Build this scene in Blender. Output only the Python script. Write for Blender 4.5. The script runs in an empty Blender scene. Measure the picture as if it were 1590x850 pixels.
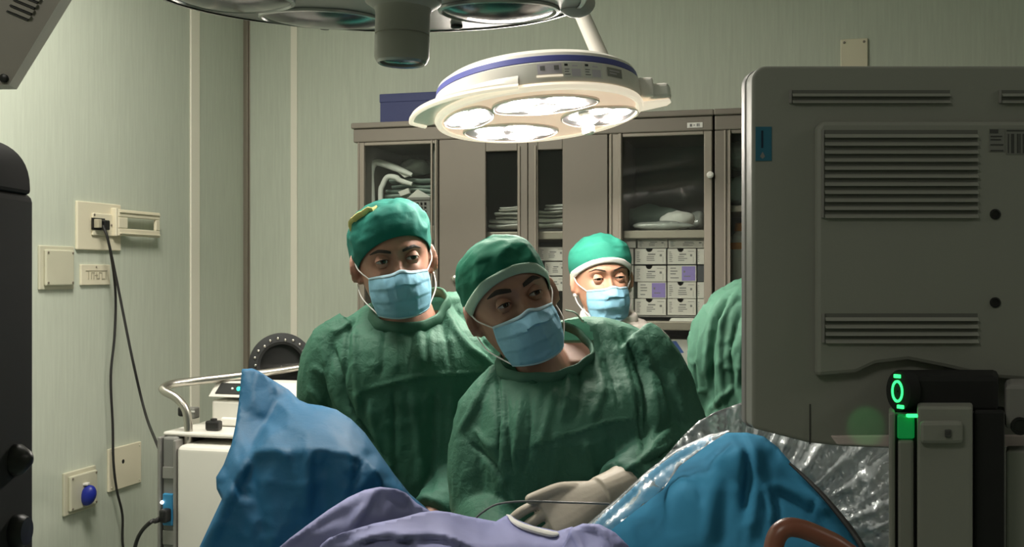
import bpy, bmesh, math, random
import numpy as np
from mathutils import Vector, Matrix, Euler
from mathutils.geometry import delaunay_2d_cdt

random.seed(7)
RNG = np.random.default_rng(11)
S = bpy.context.scene
COL = S.collection
F_PX, CX, CY, EYE = 1650.0, 795.0, 425.0, 1.6

# ------------------------------------------------------------------ camera
cam_d = bpy.data.cameras.new('camera'); cam = bpy.data.objects.new('camera', cam_d); COL.objects.link(cam)
cam.location = (0, 0, EYE); cam.rotation_euler = (math.pi / 2, 0, 0)
cam_d.sensor_width = 36; cam_d.lens = F_PX / 1590 * 36; cam_d.clip_start = .05
S.camera = cam
S.view_settings.view_transform = 'Standard'; S.view_settings.look = 'None'
S.view_settings.gamma = 1; S.view_settings.use_curve_mapping = False
S.view_settings.exposure = 0.18
w = bpy.data.worlds.new('world'); S.world = w; w.use_nodes = True
w.node_tree.nodes['Background'].inputs[0].default_value = (.8, .9, 1, 1)
w.node_tree.nodes['Background'].inputs[1].default_value = .02

# ------------------------------------------------------------------ geometry of the place
YAW = math.radians(15)
E = Vector((math.cos(YAW), -math.sin(YAW), 0))       # along the back wall, to the right
N = Vector((-math.sin(YAW), -math.cos(YAW), 0))      # out of the back wall, into the room
C0 = Vector((-1.084, 4.31, 0))
ROOM_W, ROOM_D, ROOM_H = 5.6, 6.0, 2.95


def P(px, py, d):
    return Vector(((px - CX) / F_PX * d, d, EYE - (py - CY) / F_PX * d))


def RP(u, v, z):
    return C0 + E * u + N * v + Vector((0, 0, z))


def on_back(px, py, v=0.0):
    """point of the plane v from the back wall seen at a pixel -> (u, z)"""
    r = P(px, py, 1) - Vector((0, 0, EYE))
    o = Vector((0, 0, EYE)) - C0
    t = (v - o.dot(N)) / r.dot(N)
    p = o + r * t
    return p.dot(E), p.z


def on_left(px, py, u=0.0):
    r = P(px, py, 1) - Vector((0, 0, EYE))
    o = Vector((0, 0, EYE)) - C0
    t = (u - o.dot(E)) / r.dot(E)
    p = o + r * t
    return p.dot(N), p.z


# ceiling lamps that light the room (unseen fittings, placed for their light, see unseen_ceiling_light below)
CEIL_LIGHTS = [  # u, v, power
    (.84, 1.9, 38), (1.3, 4.4, 12), (4.3, 2.6, 7),
]
LED_STRENGTH = 130.0

# ------------------------------------------------------------------ materials


def mat(name, col, rough=.5, metal=0.0, emit=None, es=1.0, bump=0.0, bscale=60, var=0.0, vscale=8, stretch=None,
        spec=.5, trans=0.0, sheen=0.0, sss=0.0, bdist=.002, coat=0.0):
    m = bpy.data.materials.new(name); m.use_nodes = True
    nt = m.node_tree; b = nt.nodes['Principled BSDF']
    b.inputs['Base Color'].default_value = (*col, 1)
    b.inputs['Roughness'].default_value = rough
    b.inputs['Metallic'].default_value = metal
    b.inputs['Specular IOR Level'].default_value = spec
    if coat: b.inputs['Coat Weight'].default_value = coat
    if sheen: b.inputs['Sheen Weight'].default_value = sheen
    if sss:
        b.inputs['Subsurface Weight'].default_value = sss
        b.inputs['Subsurface Radius'].default_value = (.012, .005, .003)
        b.inputs['Subsurface Scale'].default_value = .6
    if trans: b.inputs['Transmission Weight'].default_value = trans
    if emit:
        b.inputs['Emission Color'].default_value = (*emit, 1)
        b.inputs['Emission Strength'].default_value = es
    if bump or var:
        tc = nt.nodes.new('ShaderNodeTexCoord'); mp = nt.nodes.new('ShaderNodeMapping')
        nt.links.new(tc.outputs['Object'], mp.inputs[0])
        if stretch: mp.inputs['Scale'].default_value = stretch
    if bump:
        nz = nt.nodes.new('ShaderNodeTexNoise'); nz.inputs['Scale'].default_value = bscale; nz.inputs['Detail'].default_value = 4
        nt.links.new(mp.outputs[0], nz.inputs['Vector'])
        bp = nt.nodes.new('ShaderNodeBump'); bp.inputs['Strength'].default_value = bump; bp.inputs['Distance'].default_value = bdist
        nt.links.new(nz.outputs[0], bp.inputs['Height']); nt.links.new(bp.outputs[0], b.inputs['Normal'])
    if var:
        n2 = nt.nodes.new('ShaderNodeTexNoise'); n2.inputs['Scale'].default_value = vscale; n2.inputs['Detail'].default_value = 5
        nt.links.new(mp.outputs[0], n2.inputs['Vector'])
        rp = nt.nodes.new('ShaderNodeValToRGB')
        rp.color_ramp.elements[0].position = .3; rp.color_ramp.elements[1].position = .7
        rp.color_ramp.elements[0].color = (*[c * (1 - var) for c in col], 1)
        rp.color_ramp.elements[1].color = (*[min(1, c * (1 + var)) for c in col], 1)
        nt.links.new(n2.outputs[0], rp.inputs[0]); nt.links.new(rp.outputs[0], b.inputs['Base Color'])
    return m


def film_mat(name, tint, white, gloss_rough, alpha, bump=0.0, bscale=40, ior=1.45):
    """thin clear sheet: mostly see-through, some white scatter, a glossy skin"""
    m = bpy.data.materials.new(name); m.use_nodes = True
    nt = m.node_tree; nt.nodes.clear()
    out = nt.nodes.new('ShaderNodeOutputMaterial')
    tr = nt.nodes.new('ShaderNodeBsdfTransparent'); tr.inputs[0].default_value = (*tint, 1)
    pr = nt.nodes.new('ShaderNodeBsdfPrincipled'); pr.inputs['Base Color'].default_value = (*white, 1)
    pr.inputs['Roughness'].default_value = gloss_rough; pr.inputs['Specular IOR Level'].default_value = 1.0
    mx = nt.nodes.new('ShaderNodeMixShader'); mx.inputs[0].default_value = alpha
    gl = nt.nodes.new('ShaderNodeBsdfGlossy'); gl.inputs['Roughness'].default_value = gloss_rough
    fr = nt.nodes.new('ShaderNodeFresnel'); fr.inputs[0].default_value = ior
    m2 = nt.nodes.new('ShaderNodeMixShader')
    nt.links.new(tr.outputs[0], mx.inputs[1]); nt.links.new(pr.outputs[0], mx.inputs[2])
    nt.links.new(fr.outputs[0], m2.inputs[0]); nt.links.new(mx.outputs[0], m2.inputs[1]); nt.links.new(gl.outputs[0], m2.inputs[2])
    nt.links.new(m2.outputs[0], out.inputs[0])
    if bump:
        tc = nt.nodes.new('ShaderNodeTexCoord')
        nz = nt.nodes.new('ShaderNodeTexNoise'); nz.inputs['Scale'].default_value = bscale; nz.inputs['Detail'].default_value = 3
        nt.links.new(tc.outputs['Object'], nz.inputs['Vector'])
        bp = nt.nodes.new('ShaderNodeBump'); bp.inputs['Strength'].default_value = bump; bp.inputs['Distance'].default_value = .01
        nt.links.new(nz.outputs[0], bp.inputs['Height'])
        for x in (pr, gl): nt.links.new(bp.outputs[0], x.inputs['Normal'])
        nt.links.new(bp.outputs[0], fr.inputs['Normal'])
    return m


def cloth_mat(name, col, rough=.75, bump=.15, scale=45, transl=0.12, var=.08, spec=.3):
    """non-woven cloth: crinkle bump and a little light passing through"""
    m = mat(name, col, rough=rough, spec=spec, var=var, vscale=14)
    nt = m.node_tree; b = nt.nodes['Principled BSDF']
    tc = nt.nodes.new('ShaderNodeTexCoord')
    n1 = nt.nodes.new('ShaderNodeTexNoise'); n1.inputs['Scale'].default_value = scale; n1.inputs['Detail'].default_value = 3; n1.inputs['Distortion'].default_value = .8
    n2 = nt.nodes.new('ShaderNodeTexNoise'); n2.inputs['Scale'].default_value = 900; n2.inputs['Detail'].default_value = 1
    nt.links.new(tc.outputs['Object'], n1.inputs['Vector']); nt.links.new(tc.outputs['Object'], n2.inputs['Vector'])
    b1 = nt.nodes.new('ShaderNodeBump'); b1.inputs['Strength'].default_value = bump; b1.inputs['Distance'].default_value = .008
    b2 = nt.nodes.new('ShaderNodeBump'); b2.inputs['Strength'].default_value = .25; b2.inputs['Distance'].default_value = .0006
    nt.links.new(n1.outputs[0], b1.inputs['Height']); nt.links.new(n2.outputs[0], b2.inputs['Height'])
    nt.links.new(b1.outputs[0], b2.inputs['Normal']); nt.links.new(b2.outputs[0], b.inputs['Normal'])
    if transl:
        out = [n for n in nt.nodes if n.type == 'OUTPUT_MATERIAL'][0]
        tl = nt.nodes.new('ShaderNodeBsdfTranslucent'); tl.inputs[0].default_value = (*[min(1, c * 1.6) for c in col], 1)
        mx = nt.nodes.new('ShaderNodeMixShader'); mx.inputs[0].default_value = transl
        nt.links.new(b.outputs[0], mx.inputs[1]); nt.links.new(tl.outputs[0], mx.inputs[2]); nt.links.new(mx.outputs[0], out.inputs[0])
    return m


def wall_mat(name, col):
    """pale vinyl wall covering with fine vertical streaks"""
    m = mat(name, col, rough=.6, spec=.3)
    nt = m.node_tree; b = nt.nodes['Principled BSDF']
    tc = nt.nodes.new('ShaderNodeTexCoord'); mp = nt.nodes.new('ShaderNodeMapping')
    mp.inputs['Scale'].default_value = (70, 70, 4)
    nt.links.new(tc.outputs['Object'], mp.inputs[0])
    nz = nt.nodes.new('ShaderNodeTexNoise'); nz.inputs['Scale'].default_value = 1.6; nz.inputs['Detail'].default_value = 6; nz.inputs['Roughness'].default_value = .65
    nt.links.new(mp.outputs[0], nz.inputs['Vector'])
    rp = nt.nodes.new('ShaderNodeValToRGB')
    rp.color_ramp.elements[0].position = .3; rp.color_ramp.elements[1].position = .7
    rp.color_ramp.elements[0].color = (*[c * .93 for c in col], 1); rp.color_ramp.elements[1].color = (*[min(1, c * 1.05) for c in col], 1)
    nt.links.new(nz.outputs[0], rp.inputs[0]); nt.links.new(rp.outputs[0], b.inputs['Base Color'])
    bp = nt.nodes.new('ShaderNodeBump'); bp.inputs['Strength'].default_value = .25; bp.inputs['Distance'].default_value = .001
    nt.links.new(nz.outputs[0], bp.inputs['Height']); nt.links.new(bp.outputs[0], b.inputs['Normal'])
    return m


M = {}
M['wall'] = wall_mat('green_wall_vinyl', (.57, .61, .515))
M['wall_other'] = mat('room_wall_paint', (.42, .46, .38), .7)
M['ceiling'] = mat('ceiling_paint', (.75, .75, .70), .8)
M['floor'] = mat('floor_vinyl', (.25, .32, .28), .4, var=.1, vscale=6)
M['strip'] = mat('cream_joint_strip', (.88, .84, .72), .5)
M['bronze'] = mat('brown_metal_profile', (.27, .235, .19), .45, metal=.4)
M['cream'] = mat('cream_plastic', (.78, .72, .55), .45, var=.04, vscale=5)
M['beige'] = mat('aged_beige_plastic', (.58, .56, .43), .5, var=.04)
M['cream_dim'] = mat('cream_engraving', (.45, .41, .30), .6)
M['white_plastic'] = mat('white_plastic', (.75, .73, .68), .4)
M['black'] = mat('black_plastic', (.012, .012, .012), .4)
M['black_rubber'] = mat('black_rubber', (.015, .014, .013), .6)
M['blue_plug'] = mat('blue_socket_flap', (.012, .025, .30), .4)
M['steel'] = mat('brushed_steel', (.55, .52, .47), .32, metal=1.0, bump=.1, bscale=200)
M['dull_steel'] = mat('dull_grey_metal', (.33, .32, .30), .5, metal=.6)
M['cab'] = mat('cabinet_metal', (.205, .18, .15), .5, metal=.25, var=.04, vscale=3)
M['cab_edge'] = mat('cabinet_edge_profile', (.30, .265, .22), .45, metal=.4)
M['cab_in'] = mat('cabinet_inside', (.21, .20, .19), .6, metal=.1)
M['gap'] = mat('dark_joint', (.02, .02, .02), .8)
M['glass'] = film_mat('cabinet_glass', (.95, .97, .95), (.5, .5, .5), .06, .012, ior=1.22)
M['navy'] = mat('navy_board', (.045, .055, .16), .6, bump=.1)
M['paper'] = mat('white_paper', (.72, .70, .66), .7, bump=.2, bscale=20)
M['print'] = mat('grey_print', (.20, .19, .19), .7)
M['purple'] = mat('purple_carton', (.27, .20, .52), .6)
M['carton'] = mat('pale_carton', (.62, .58, .54), .65, var=.05)
M['carton_dark'] = mat('dark_carton', (.05, .05, .06), .6)
M['linen'] = cloth_mat('pale_linen', (.80, .80, .76), transl=0)
M['green_pack'] = cloth_mat('grey_green_wrap', (.32, .40, .36), transl=0)
M['bag'] = film_mat('clear_bag', (.75, .77, .74), (.75, .78, .74), .15, .5, bump=.6, bscale=30)
M['basket'] = mat('grey_basket', (.20, .19, .18), .5)
M['orange'] = mat('orange_cap', (.75, .28, .05), .45)
M['blue_print'] = mat('blue_print', (.06, .13, .42), .5)
M['lamp_white'] = mat('lamp_white_shell', (.80, .76, .70), .3)
M['lamp_face'] = mat('lamp_lens_surround', (.80, .66, .56), .35, emit=(1, .70, .50), es=.5)
M['lamp_lilac'] = mat('lamp_reflector', (.62, .56, .62), .3)
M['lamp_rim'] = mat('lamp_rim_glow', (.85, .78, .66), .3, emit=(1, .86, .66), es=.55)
M['lamp_blue'] = mat('lamp_blue_band', (.10, .11, .36), .4)
M['led'] = mat('lit_led', (1, 1, 1), .3, emit=(1, .93, .83), es=LED_STRENGTH)
M['dark_shell'] = mat('dark_lamp_shell', (.24, .24, .225), .35, metal=.3)
M['dark_handle'] = mat('dark_grey_plastic', (.52, .50, .45), .4)
M['lens'] = mat('dark_lamp_glass', (.012, .022, .045), .16, spec=.6)
M['lens_edge'] = mat('lens_metal_rim', (.45, .46, .45), .3, metal=.9)
M['mon'] = mat('monitor_grey_plastic', (.25, .252, .222), .55, bump=.15, bscale=700, bdist=.0004)
M['mon_dark'] = mat('monitor_dark_plastic', (.055, .055, .052), .6)
M['mon_slot'] = mat('monitor_slot_plastic', (.12, .12, .108), .6)
M['mon_edge'] = mat('monitor_front_frame', (.22, .21, .20), .5)
M['mon_pink'] = mat('monitor_bottom_rail', (.62, .52, .50), .45)
M['sticker_blue'] = mat('blue_sticker', (.02, .13, .20), .5)
M['sticker_grey'] = mat('grey_sticker', (.19, .19, .175), .5)
M['green_led'] = mat('green_led', (0, .4, .1), .3, emit=(.03, 1, .16), es=2.4)
M['green_lens'] = mat('green_light_guide', (.02, .16, .06), .25, emit=(.0, 1, .18), es=.10)  # faint own glow stands in for the power ring's light passing through
M['left_dark'] = mat('charcoal_plastic', (.03, .031, .031), .75, spec=.25)
M['left_dark2'] = mat('charcoal_cap', (.018, .018, .018), .75, spec=.2)
M['arm_grey'] = mat('grey_housing', (.30, .275, .24), .5, var=.05)
M['arm_lit'] = mat('lit_housing_edge', (.52, .48, .42), .45)  # housing's side face coloured lighter to imitate light falling on it
M['cart'] = mat('cart_white_shell', (.66, .64, .58), .4)
M['cart_grey'] = mat('cart_grey_panel', (.20, .20, .185), .5)
M['cyan_panel'] = mat('blue_inlet_panel', (.03, .22, .42), .4)
M['white_led'] = mat('white_led', (1, 1, 1), .4, emit=(1, 1, .95), es=3)
M['teal_led'] = mat('teal_led', (0, .5, .3), .4, emit=(.05, 1, .6), es=2.0)
M['drape'] = cloth_mat('blue_drape_sheet', (.014, .145, .30), .6, bump=.12, scale=60, transl=.24, spec=.42)
M['drape_r'] = cloth_mat('mid_blue_drape_sheet', (.032, .178, .305), .85, spec=.1, bump=.10, scale=20, transl=.15)
M['violet'] = cloth_mat('violet_drape_sheet', (.29, .30, .53), .65, bump=.10, scale=20, transl=.12)
M['film'] = film_mat('clear_plastic_film', (.86, .90, .90), (.80, .84, .86), .24, .42, bump=.4, bscale=34, ior=1.35)
M['film_thin'] = film_mat('thin_plastic_edge', (.93, .95, .96), (.60, .68, .74), .40, .14, bump=.2, bscale=50, ior=1.12)
M['brown'] = mat('brown_plastic', (.24, .085, .055), .35)
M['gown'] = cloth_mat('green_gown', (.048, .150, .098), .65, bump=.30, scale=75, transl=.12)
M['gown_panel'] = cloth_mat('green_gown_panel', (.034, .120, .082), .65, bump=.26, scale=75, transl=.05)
M['gown_edge'] = cloth_mat('green_gown_collar', (.065, .17, .115), .7, bump=.15, scale=60)
M['scrub'] = cloth_mat('dark_green_scrub', (.018, .085, .05), .8, transl=0)
M['coat'] = cloth_mat('white_coat', (.70, .64, .58), .8, bump=.2, scale=30)
M['cap'] = cloth_mat('teal_cap', (.010, .16, .125), .75, bump=.14, scale=50)
M['cap_g'] = cloth_mat('green_cap', (.012, .16, .095), .75, bump=.14, scale=50)
M['cap_w'] = cloth_mat('mint_cap', (.03, .26, .185), .75, bump=.14, scale=50)
M['cap_band'] = cloth_mat('pale_cap_band', (.42, .58, .48), .8, bump=.2, scale=90)
M['cap_yellow'] = mat('yellow_cap_edge', (.70, .62, .22), .7)
M['mask'] = cloth_mat('blue_mask', (.26, .52, .68), .75, bump=.15, scale=60, transl=.12)
M['mask_hem'] = cloth_mat('pale_mask_hem', (.42, .60, .70), .75, bump=.15, scale=80)
M['loop'] = mat('white_elastic', (.75, .74, .72), .8)
M['skin'] = mat('tanned_skin', (.40, .215, .15), .5, bump=.12, bscale=120, var=.12, vscale=30, sss=.15)
M['skin_b'] = mat('ruddy_skin', (.40, .20, .14), .5, bump=.15, bscale=110, var=.14, vscale=28, sss=.15)
M['skin_w'] = mat('fair_skin', (.50, .26, .17), .5, bump=.08, bscale=140, var=.08, vscale=30, sss=.15)
M['brow'] = mat('dark_brown_hair', (.025, .016, .012), .7, bump=.6, bscale=300)
M['sclera'] = mat('eye_white', (.62, .58, .55), .25)
M['iris'] = mat('brown_iris', (.06, .03, .015), .15)
M['pupil'] = mat('pupil', (.004, .004, .004), .1)
M['glove'] = mat('cream_latex', (.50, .44, .36), .5, bump=.3, bscale=80, var=.06)
M['trousers'] = cloth_mat('green_trousers', (.03, .13, .09), .8, transl=0)
M['shoe'] = mat('white_clog', (.6, .6, .58), .5)

# ------------------------------------------------------------------ mesh helpers
ROOTLOC = {}


def vnoise(p, scale, seed=0):
    q = np.asarray(p, float) * scale + seed * 17.31
    i = np.floor(q).astype(np.int64); f = q - i; f = f * f * (3 - 2 * f)

    def h(a, b, c):
        n = (a * 374761393 + b * 668265263 + c * 2147483647 * 3 + seed * 974711) & 0xffffffff
        n = ((n ^ (n >> 13)) * 1274126177) & 0xffffffff
        n = n ^ (n >> 16)
        return (n & 0xffff) / 32767.5 - 1
    r = 0
    for dx in (0, 1):
        for dy in (0, 1):
            for dz in (0, 1):
                wgt = (f[:, 0] if dx else 1 - f[:, 0]) * (f[:, 1] if dy else 1 - f[:, 1]) * (f[:, 2] if dz else 1 - f[:, 2])
                r = r + wgt * h(i[:, 0] + dx, i[:, 1] + dy, i[:, 2] + dz)
    return r


def catmull(pts, n=8):
    pts = [np.array(p, float) for p in pts]
    if len(pts) < 3:
        return [pts[0] + (pts[-1] - pts[0]) * i / n for i in range(n + 1)]
    ex = [2 * pts[0] - pts[1]] + pts + [2 * pts[-1] - pts[-2]]
    out = []
    for k in range(1, len(ex) - 2):
        a, b, c, d = ex[k - 1:k + 3]
        for i in range(n):
            t = i / n
            out.append(.5 * (2 * b + (c - a) * t + (2 * a - 5 * b + 4 * c - d) * t * t + (3 * b - a - 3 * c + d) * t ** 3))
    out.append(pts[-1])
    return out


def tag(o, label=None, cat=None, group=None, kind=None):
    if label: o['label'] = label
    if cat: o['category'] = cat
    if group: o['group'] = group
    if kind: o['kind'] = kind
    return o


def thing(name, loc, label, cat, group=None):
    o = bpy.data.objects.new(name, None); COL.objects.link(o)
    o.location = loc; o.empty_display_size = .05
    ROOTLOC[o.name] = Vector(loc)
    return tag(o, label, cat, group)


class MB:
    def __init__(s):
        s.V = []; s.F = []; s.I = []

    def add(s, vs, fs, mi=0):
        o = len(s.V); s.V += [tuple(v) for v in vs]
        for f in fs: s.F.append(tuple(o + i for i in f)); s.I.append(mi)
        return s

    def hexa(s, p, mi=0):   # 8 points: bottom 4 ccw, top 4 ccw
        return s.add(p, [(3, 2, 1, 0), (4, 5, 6, 7), (0, 1, 5, 4), (1, 2, 6, 5), (2, 3, 7, 6), (3, 0, 4, 7)], mi)

    def box(s, c, size, rot=None, mi=0):
        hx, hy, hz = [q / 2 for q in size]
        R = rot if rot is not None else Matrix.Identity(3)
        c = Vector(c)
        pts = [c + R @ Vector((x * hx, y * hy, z * hz)) for z in (-1, 1) for x, y in ((-1, -1), (1, -1), (1, 1), (-1, 1))]
        return s.hexa(pts, mi)

    def rbox(s, u0, u1, v0, v1, z0, z1, mi=0):   # in room axes
        # wound so that normals point outwards
        return s.hexa([RP(u0, v1, z0), RP(u1, v1, z0), RP(u1, v0, z0), RP(u0, v0, z0),
                       RP(u0, v1, z1), RP(u1, v1, z1), RP(u1, v0, z1), RP(u0, v0, z1)], mi)

    def prism(s, pts, vec, mi=0, mside=None):
        n = len(pts); a = [Vector(p) for p in pts]; b = [p + Vector(vec) for p in a]
        ms = mi if mside is None else mside
        s.add(a + b, [tuple(range(n))[::-1]], mi); o = len(s.V) - 2 * n
        s.F.append(tuple(o + n + i for i in range(n))); s.I.append(mi)
        for i in range(n):
            j = (i + 1) % n
            s.F.append((o + i, o + j, o + n + j, o + n + i)); s.I.append(ms)
        return s

    def loft(s, rings, mi=0, cap=True, closed=True):
        n = len(rings[0]); o = len(s.V)
        for r in rings: s.V += [tuple(p) for p in r]
        m = n if closed else n - 1
        for k in range(len(rings) - 1):
            for i in range(m):
                j = (i + 1) % n
                s.F.append((o + k * n + i, o + k * n + j, o + (k + 1) * n + j, o + (k + 1) * n + i)); s.I.append(mi)
        if cap and closed:
            s.F.append(tuple(o + i for i in range(n))[::-1]); s.I.append(mi)
            e = o + (len(rings) - 1) * n
            s.F.append(tuple(e + i for i in range(n))); s.I.append(mi)
        return s

    def tube(s, path, r, seg=12, mi=0, flat=None, cap=True, upv=(0, 0, 1)):
        path = [Vector(p) for p in path]; n = len(path)
        rs = r if hasattr(r, '__len__') else [r] * n
        if len(rs) != n:
            rs = np.interp(np.linspace(0, 1, n), np.linspace(0, 1, len(rs)), rs)
        rings = []; up = Vector(upv)
        t0 = (path[1] - path[0]).normalized()
        if abs(t0.dot(up)) > .95: up = Vector((1, 0, 0))
        side = t0.cross(up).normalized()
        for k in range(n):
            t = (path[min(k + 1, n - 1)] - path[max(k - 1, 0)]).normalized()
            side = (side - t * side.dot(t)).normalized(); b = side.cross(t)
            fl = 1.0 if flat is None else flat
            rings.append([path[k] + (side * math.cos(a) + b * math.sin(a) * fl) * rs[k] for a in [2 * math.pi * i / seg for i in range(seg)]])
        return s.loft(rings, mi, cap)

    def lathe(s, prof, Mx=None, seg=32, mi=0, cap=True):
        Mx = Mx or Matrix.Identity(4)
        rings = [[Mx @ Vector((r * math.cos(a), r * math.sin(a), z)) for a in [2 * math.pi * i / seg for i in range(seg)]] for r, z in prof]
        return s.loft(rings, mi, cap)

    def ball(s, c, r, R=None, seg=20, mi=0):
        rr = r if hasattr(r, '__len__') else (r, r, r); R = R or Matrix.Identity(3); c = Vector(c)
        rings = []
        for k in range(seg // 2 + 1):
            ph = -math.pi / 2 + math.pi * k / (seg // 2)
            ph = max(-1.55, min(1.55, ph))
            rings.append([c + R @ Vector((rr[0] * math.cos(ph) * math.cos(a), rr[1] * math.cos(ph) * math.sin(a), rr[2] * math.sin(ph))) for a in [2 * math.pi * i / seg for i in range(seg)]])
        return s.loft(rings, mi)

    def grid(s, G, mi=0):
        r, c = len(G), len(G[0]); o = len(s.V)
        for row in G: s.V += [tuple(p) for p in row]
        for i in range(r - 1):
            for j in range(c - 1):
                s.F.append((o + i * c + j, o + i * c + j + 1, o + (i + 1) * c + j + 1, o + (i + 1) * c + j)); s.I.append(mi)
        return s

    def mesh(s, name):
        me = bpy.data.meshes.new(name); me.from_pydata(s.V, [], s.F)
        me.polygons.foreach_set('material_index', s.I); me.update()
        return me

    def build(s, name, mats, parent=None, smooth=True, bevel=0, ang=35, solid=0, fix=True, bseg=2):
        me = s.mesh(name)
        if fix or bevel:
            bm = bmesh.new(); bm.from_mesh(me)
            if fix: bmesh.ops.recalc_face_normals(bm, faces=bm.faces)
            if bevel:
                ed = [e for e in bm.edges if len(e.link_faces) == 2 and e.calc_face_angle(0) > .6]
                bmesh.ops.bevel(bm, geom=ed, offset=bevel, segments=bseg, profile=.5, affect='EDGES', clamp_overlap=True)
            bm.to_mesh(me); bm.free()
        return link_mesh(name, me, mats, parent, smooth, 14 if bevel else ang, solid)


def link_mesh(name, me, mats, parent=None, smooth=True, ang=35, solid=0):
    mi_ = np.empty(len(me.polygons), np.int32); me.polygons.foreach_get('material_index', mi_)
    me.materials.clear()
    for m_ in (mats if isinstance(mats, (list, tuple)) else [mats]): me.materials.append(m_)
    me.polygons.foreach_set('material_index', mi_ if mi_.size and mi_.max() < len(me.materials) else np.zeros(len(mi_), np.int32))
    if smooth:
        me.polygons.foreach_set('use_smooth', [True] * len(me.polygons))
        if ang: me.set_sharp_from_angle(angle=math.radians(ang))
    me.name = name
    o = bpy.data.objects.new(name, me); COL.objects.link(o)
    co = np.empty(len(me.vertices) * 3); me.vertices.foreach_get('co', co); co = co.reshape(-1, 3)
    if parent is not None:
        loc = ROOTLOC[parent.name]; o.parent = parent; ROOTLOC[o.name] = loc
    else:
        lo, hi = co.min(0), co.max(0)
        loc = Vector(((lo[0] + hi[0]) / 2, (lo[1] + hi[1]) / 2, lo[2])); o.location = loc; ROOTLOC[o.name] = loc
    co -= np.array(loc); me.vertices.foreach_set('co', co.ravel()); me.update()
    if solid:
        md = o.modifiers.new('thickness', 'SOLIDIFY'); md.thickness = solid; md.offset = 0
    return o


def remeshed(mb, voxel, smooth_it=2, fac=.5):
    me = mb.mesh('tmp'); o = bpy.data.objects.new('tmp', me); COL.objects.link(o)
    bm = bmesh.new(); bm.from_mesh(me); bmesh.ops.recalc_face_normals(bm, faces=bm.faces); bm.to_mesh(me); bm.free()
    md = o.modifiers.new('r', 'REMESH'); md.mode = 'VOXEL'; md.voxel_size = voxel
    if smooth_it:
        ms = o.modifiers.new('s', 'SMOOTH'); ms.iterations = smooth_it; ms.factor = fac
    dg = bpy.context.evaluated_depsgraph_get(); dg.update()
    out = bpy.data.meshes.new_from_object(o.evaluated_get(dg))
    bpy.data.objects.remove(o); bpy.data.meshes.remove(me)
    return out


def get_co(me):
    co = np.empty(len(me.vertices) * 3); me.vertices.foreach_get('co', co); return co.reshape(-1, 3)


def get_no(me):
    me.update()
    no = np.empty(len(me.vertices) * 3); me.vertex_normals.foreach_get('vector', no); return no.reshape(-1, 3)


def set_co(me, co):
    me.vertices.foreach_set('co', co.ravel()); me.update()


def poly_dist(px, py, line):
    """distance (px) to a polyline and the position 0..1 along it"""
    best = np.full(px.shape, 1e9); tt = np.zeros(px.shape); n = len(line) - 1
    for k in range(n):
        (ax, ay), (bx, by) = line[k], line[k + 1]
        dx, dy = bx - ax, by - ay; L = dx * dx + dy * dy + 1e-9
        t = np.clip(((px - ax) * dx + (py - ay) * dy) / L, 0, 1)
        d = np.hypot(px - ax - t * dx, py - ay - t * dy)
        m_ = d < best; best[m_] = d[m_]; tt[m_] = (k + t[m_]) / n
    return best, tt


def apply_folds(me, folds, sharp=False):
    """push cloth out (+) or in (-) along fold lines drawn on the side facing the room"""
    co = get_co(me); no = get_no(me)
    px = CX + co[:, 0] / co[:, 1] * F_PX; py = CY - (co[:, 2] - EYE) / co[:, 1] * F_PX
    face = np.clip(-no[:, 1] * 1.5 + .3, 0, 1)
    disp = np.zeros(len(co))
    for line, wd, h in folds:
        xs = [l[0] for l in line]; ys = [l[1] for l in line]
        m_ = (px > min(xs) - 3 * wd) & (px < max(xs) + 3 * wd) & (py > min(ys) - 3 * wd) & (py < max(ys) + 3 * wd)
        if not m_.any(): continue
        d, t = poly_dist(px[m_], py[m_], [tuple(q[:2]) for q in catmull([(*l, 0) for l in line], 6)])
        prof = np.clip(1 - d / (wd * 1.6), 0, 1) if sharp else np.exp(-(d / wd) ** 2)
        disp[m_] += h * prof * np.minimum(1, np.minimum(t, 1 - t) * 5 + .15)
    co += no * (disp * face)[:, None]
    set_co(me, co)

# ================================================================== the room
def struct(name, mb, m_, smooth=False, bevel=0):
    return tag(mb.build(name, m_, smooth=smooth, bevel=bevel), kind='structure')


struct('wall_back', MB().rbox(-.12, ROOM_W + .12, -.12, 0, 0, ROOM_H), M['wall'])
struct('wall_left', MB().rbox(-.12, 0, 0, ROOM_D, 0, ROOM_H), M['wall'])
struct('wall_right', MB().rbox(ROOM_W, ROOM_W + .12, 0, ROOM_D, 0, ROOM_H), M['wall_other'])
struct('wall_front', MB().rbox(-.12, ROOM_W + .12, ROOM_D, ROOM_D + .12, 0, ROOM_H), M['wall_other'])
struct('floor', MB().rbox(-.12, ROOM_W + .12, -.12, ROOM_D + .12, -.12, 0), M['floor'])
struct('ceiling', MB().rbox(-.12, ROOM_W + .12, -.12, ROOM_D + .12, ROOM_H, ROOM_H + .12), M['ceiling'])
# vertical joint strips of the wall covering
va = on_left(294, 400)[0]; vb = on_left(308, 400)[0]
struct('trim_1', MB().rbox(0, .008, vb, va, 0, ROOM_H), M['strip'], bevel=.003)
struct('trim_2', MB().rbox(0, .019, 0, .012, 0, ROOM_H).rbox(.019, .025, 0, .003, 0, ROOM_H), M['bronze'], bevel=.003)
ua = on_back(452, 400)[0]; ub = on_back(462, 400)[0]
struct('trim_3', MB().rbox(ua, ub, 0, .006, 0, ROOM_H), M['strip'], bevel=.002)
struct('baseboard_back', MB().rbox(0.04, ROOM_W, 0, .012, 0, .12), M['bronze'])
struct('baseboard_left', MB().rbox(0, .012, .02, ROOM_D, 0, .12), M['bronze'])

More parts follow.
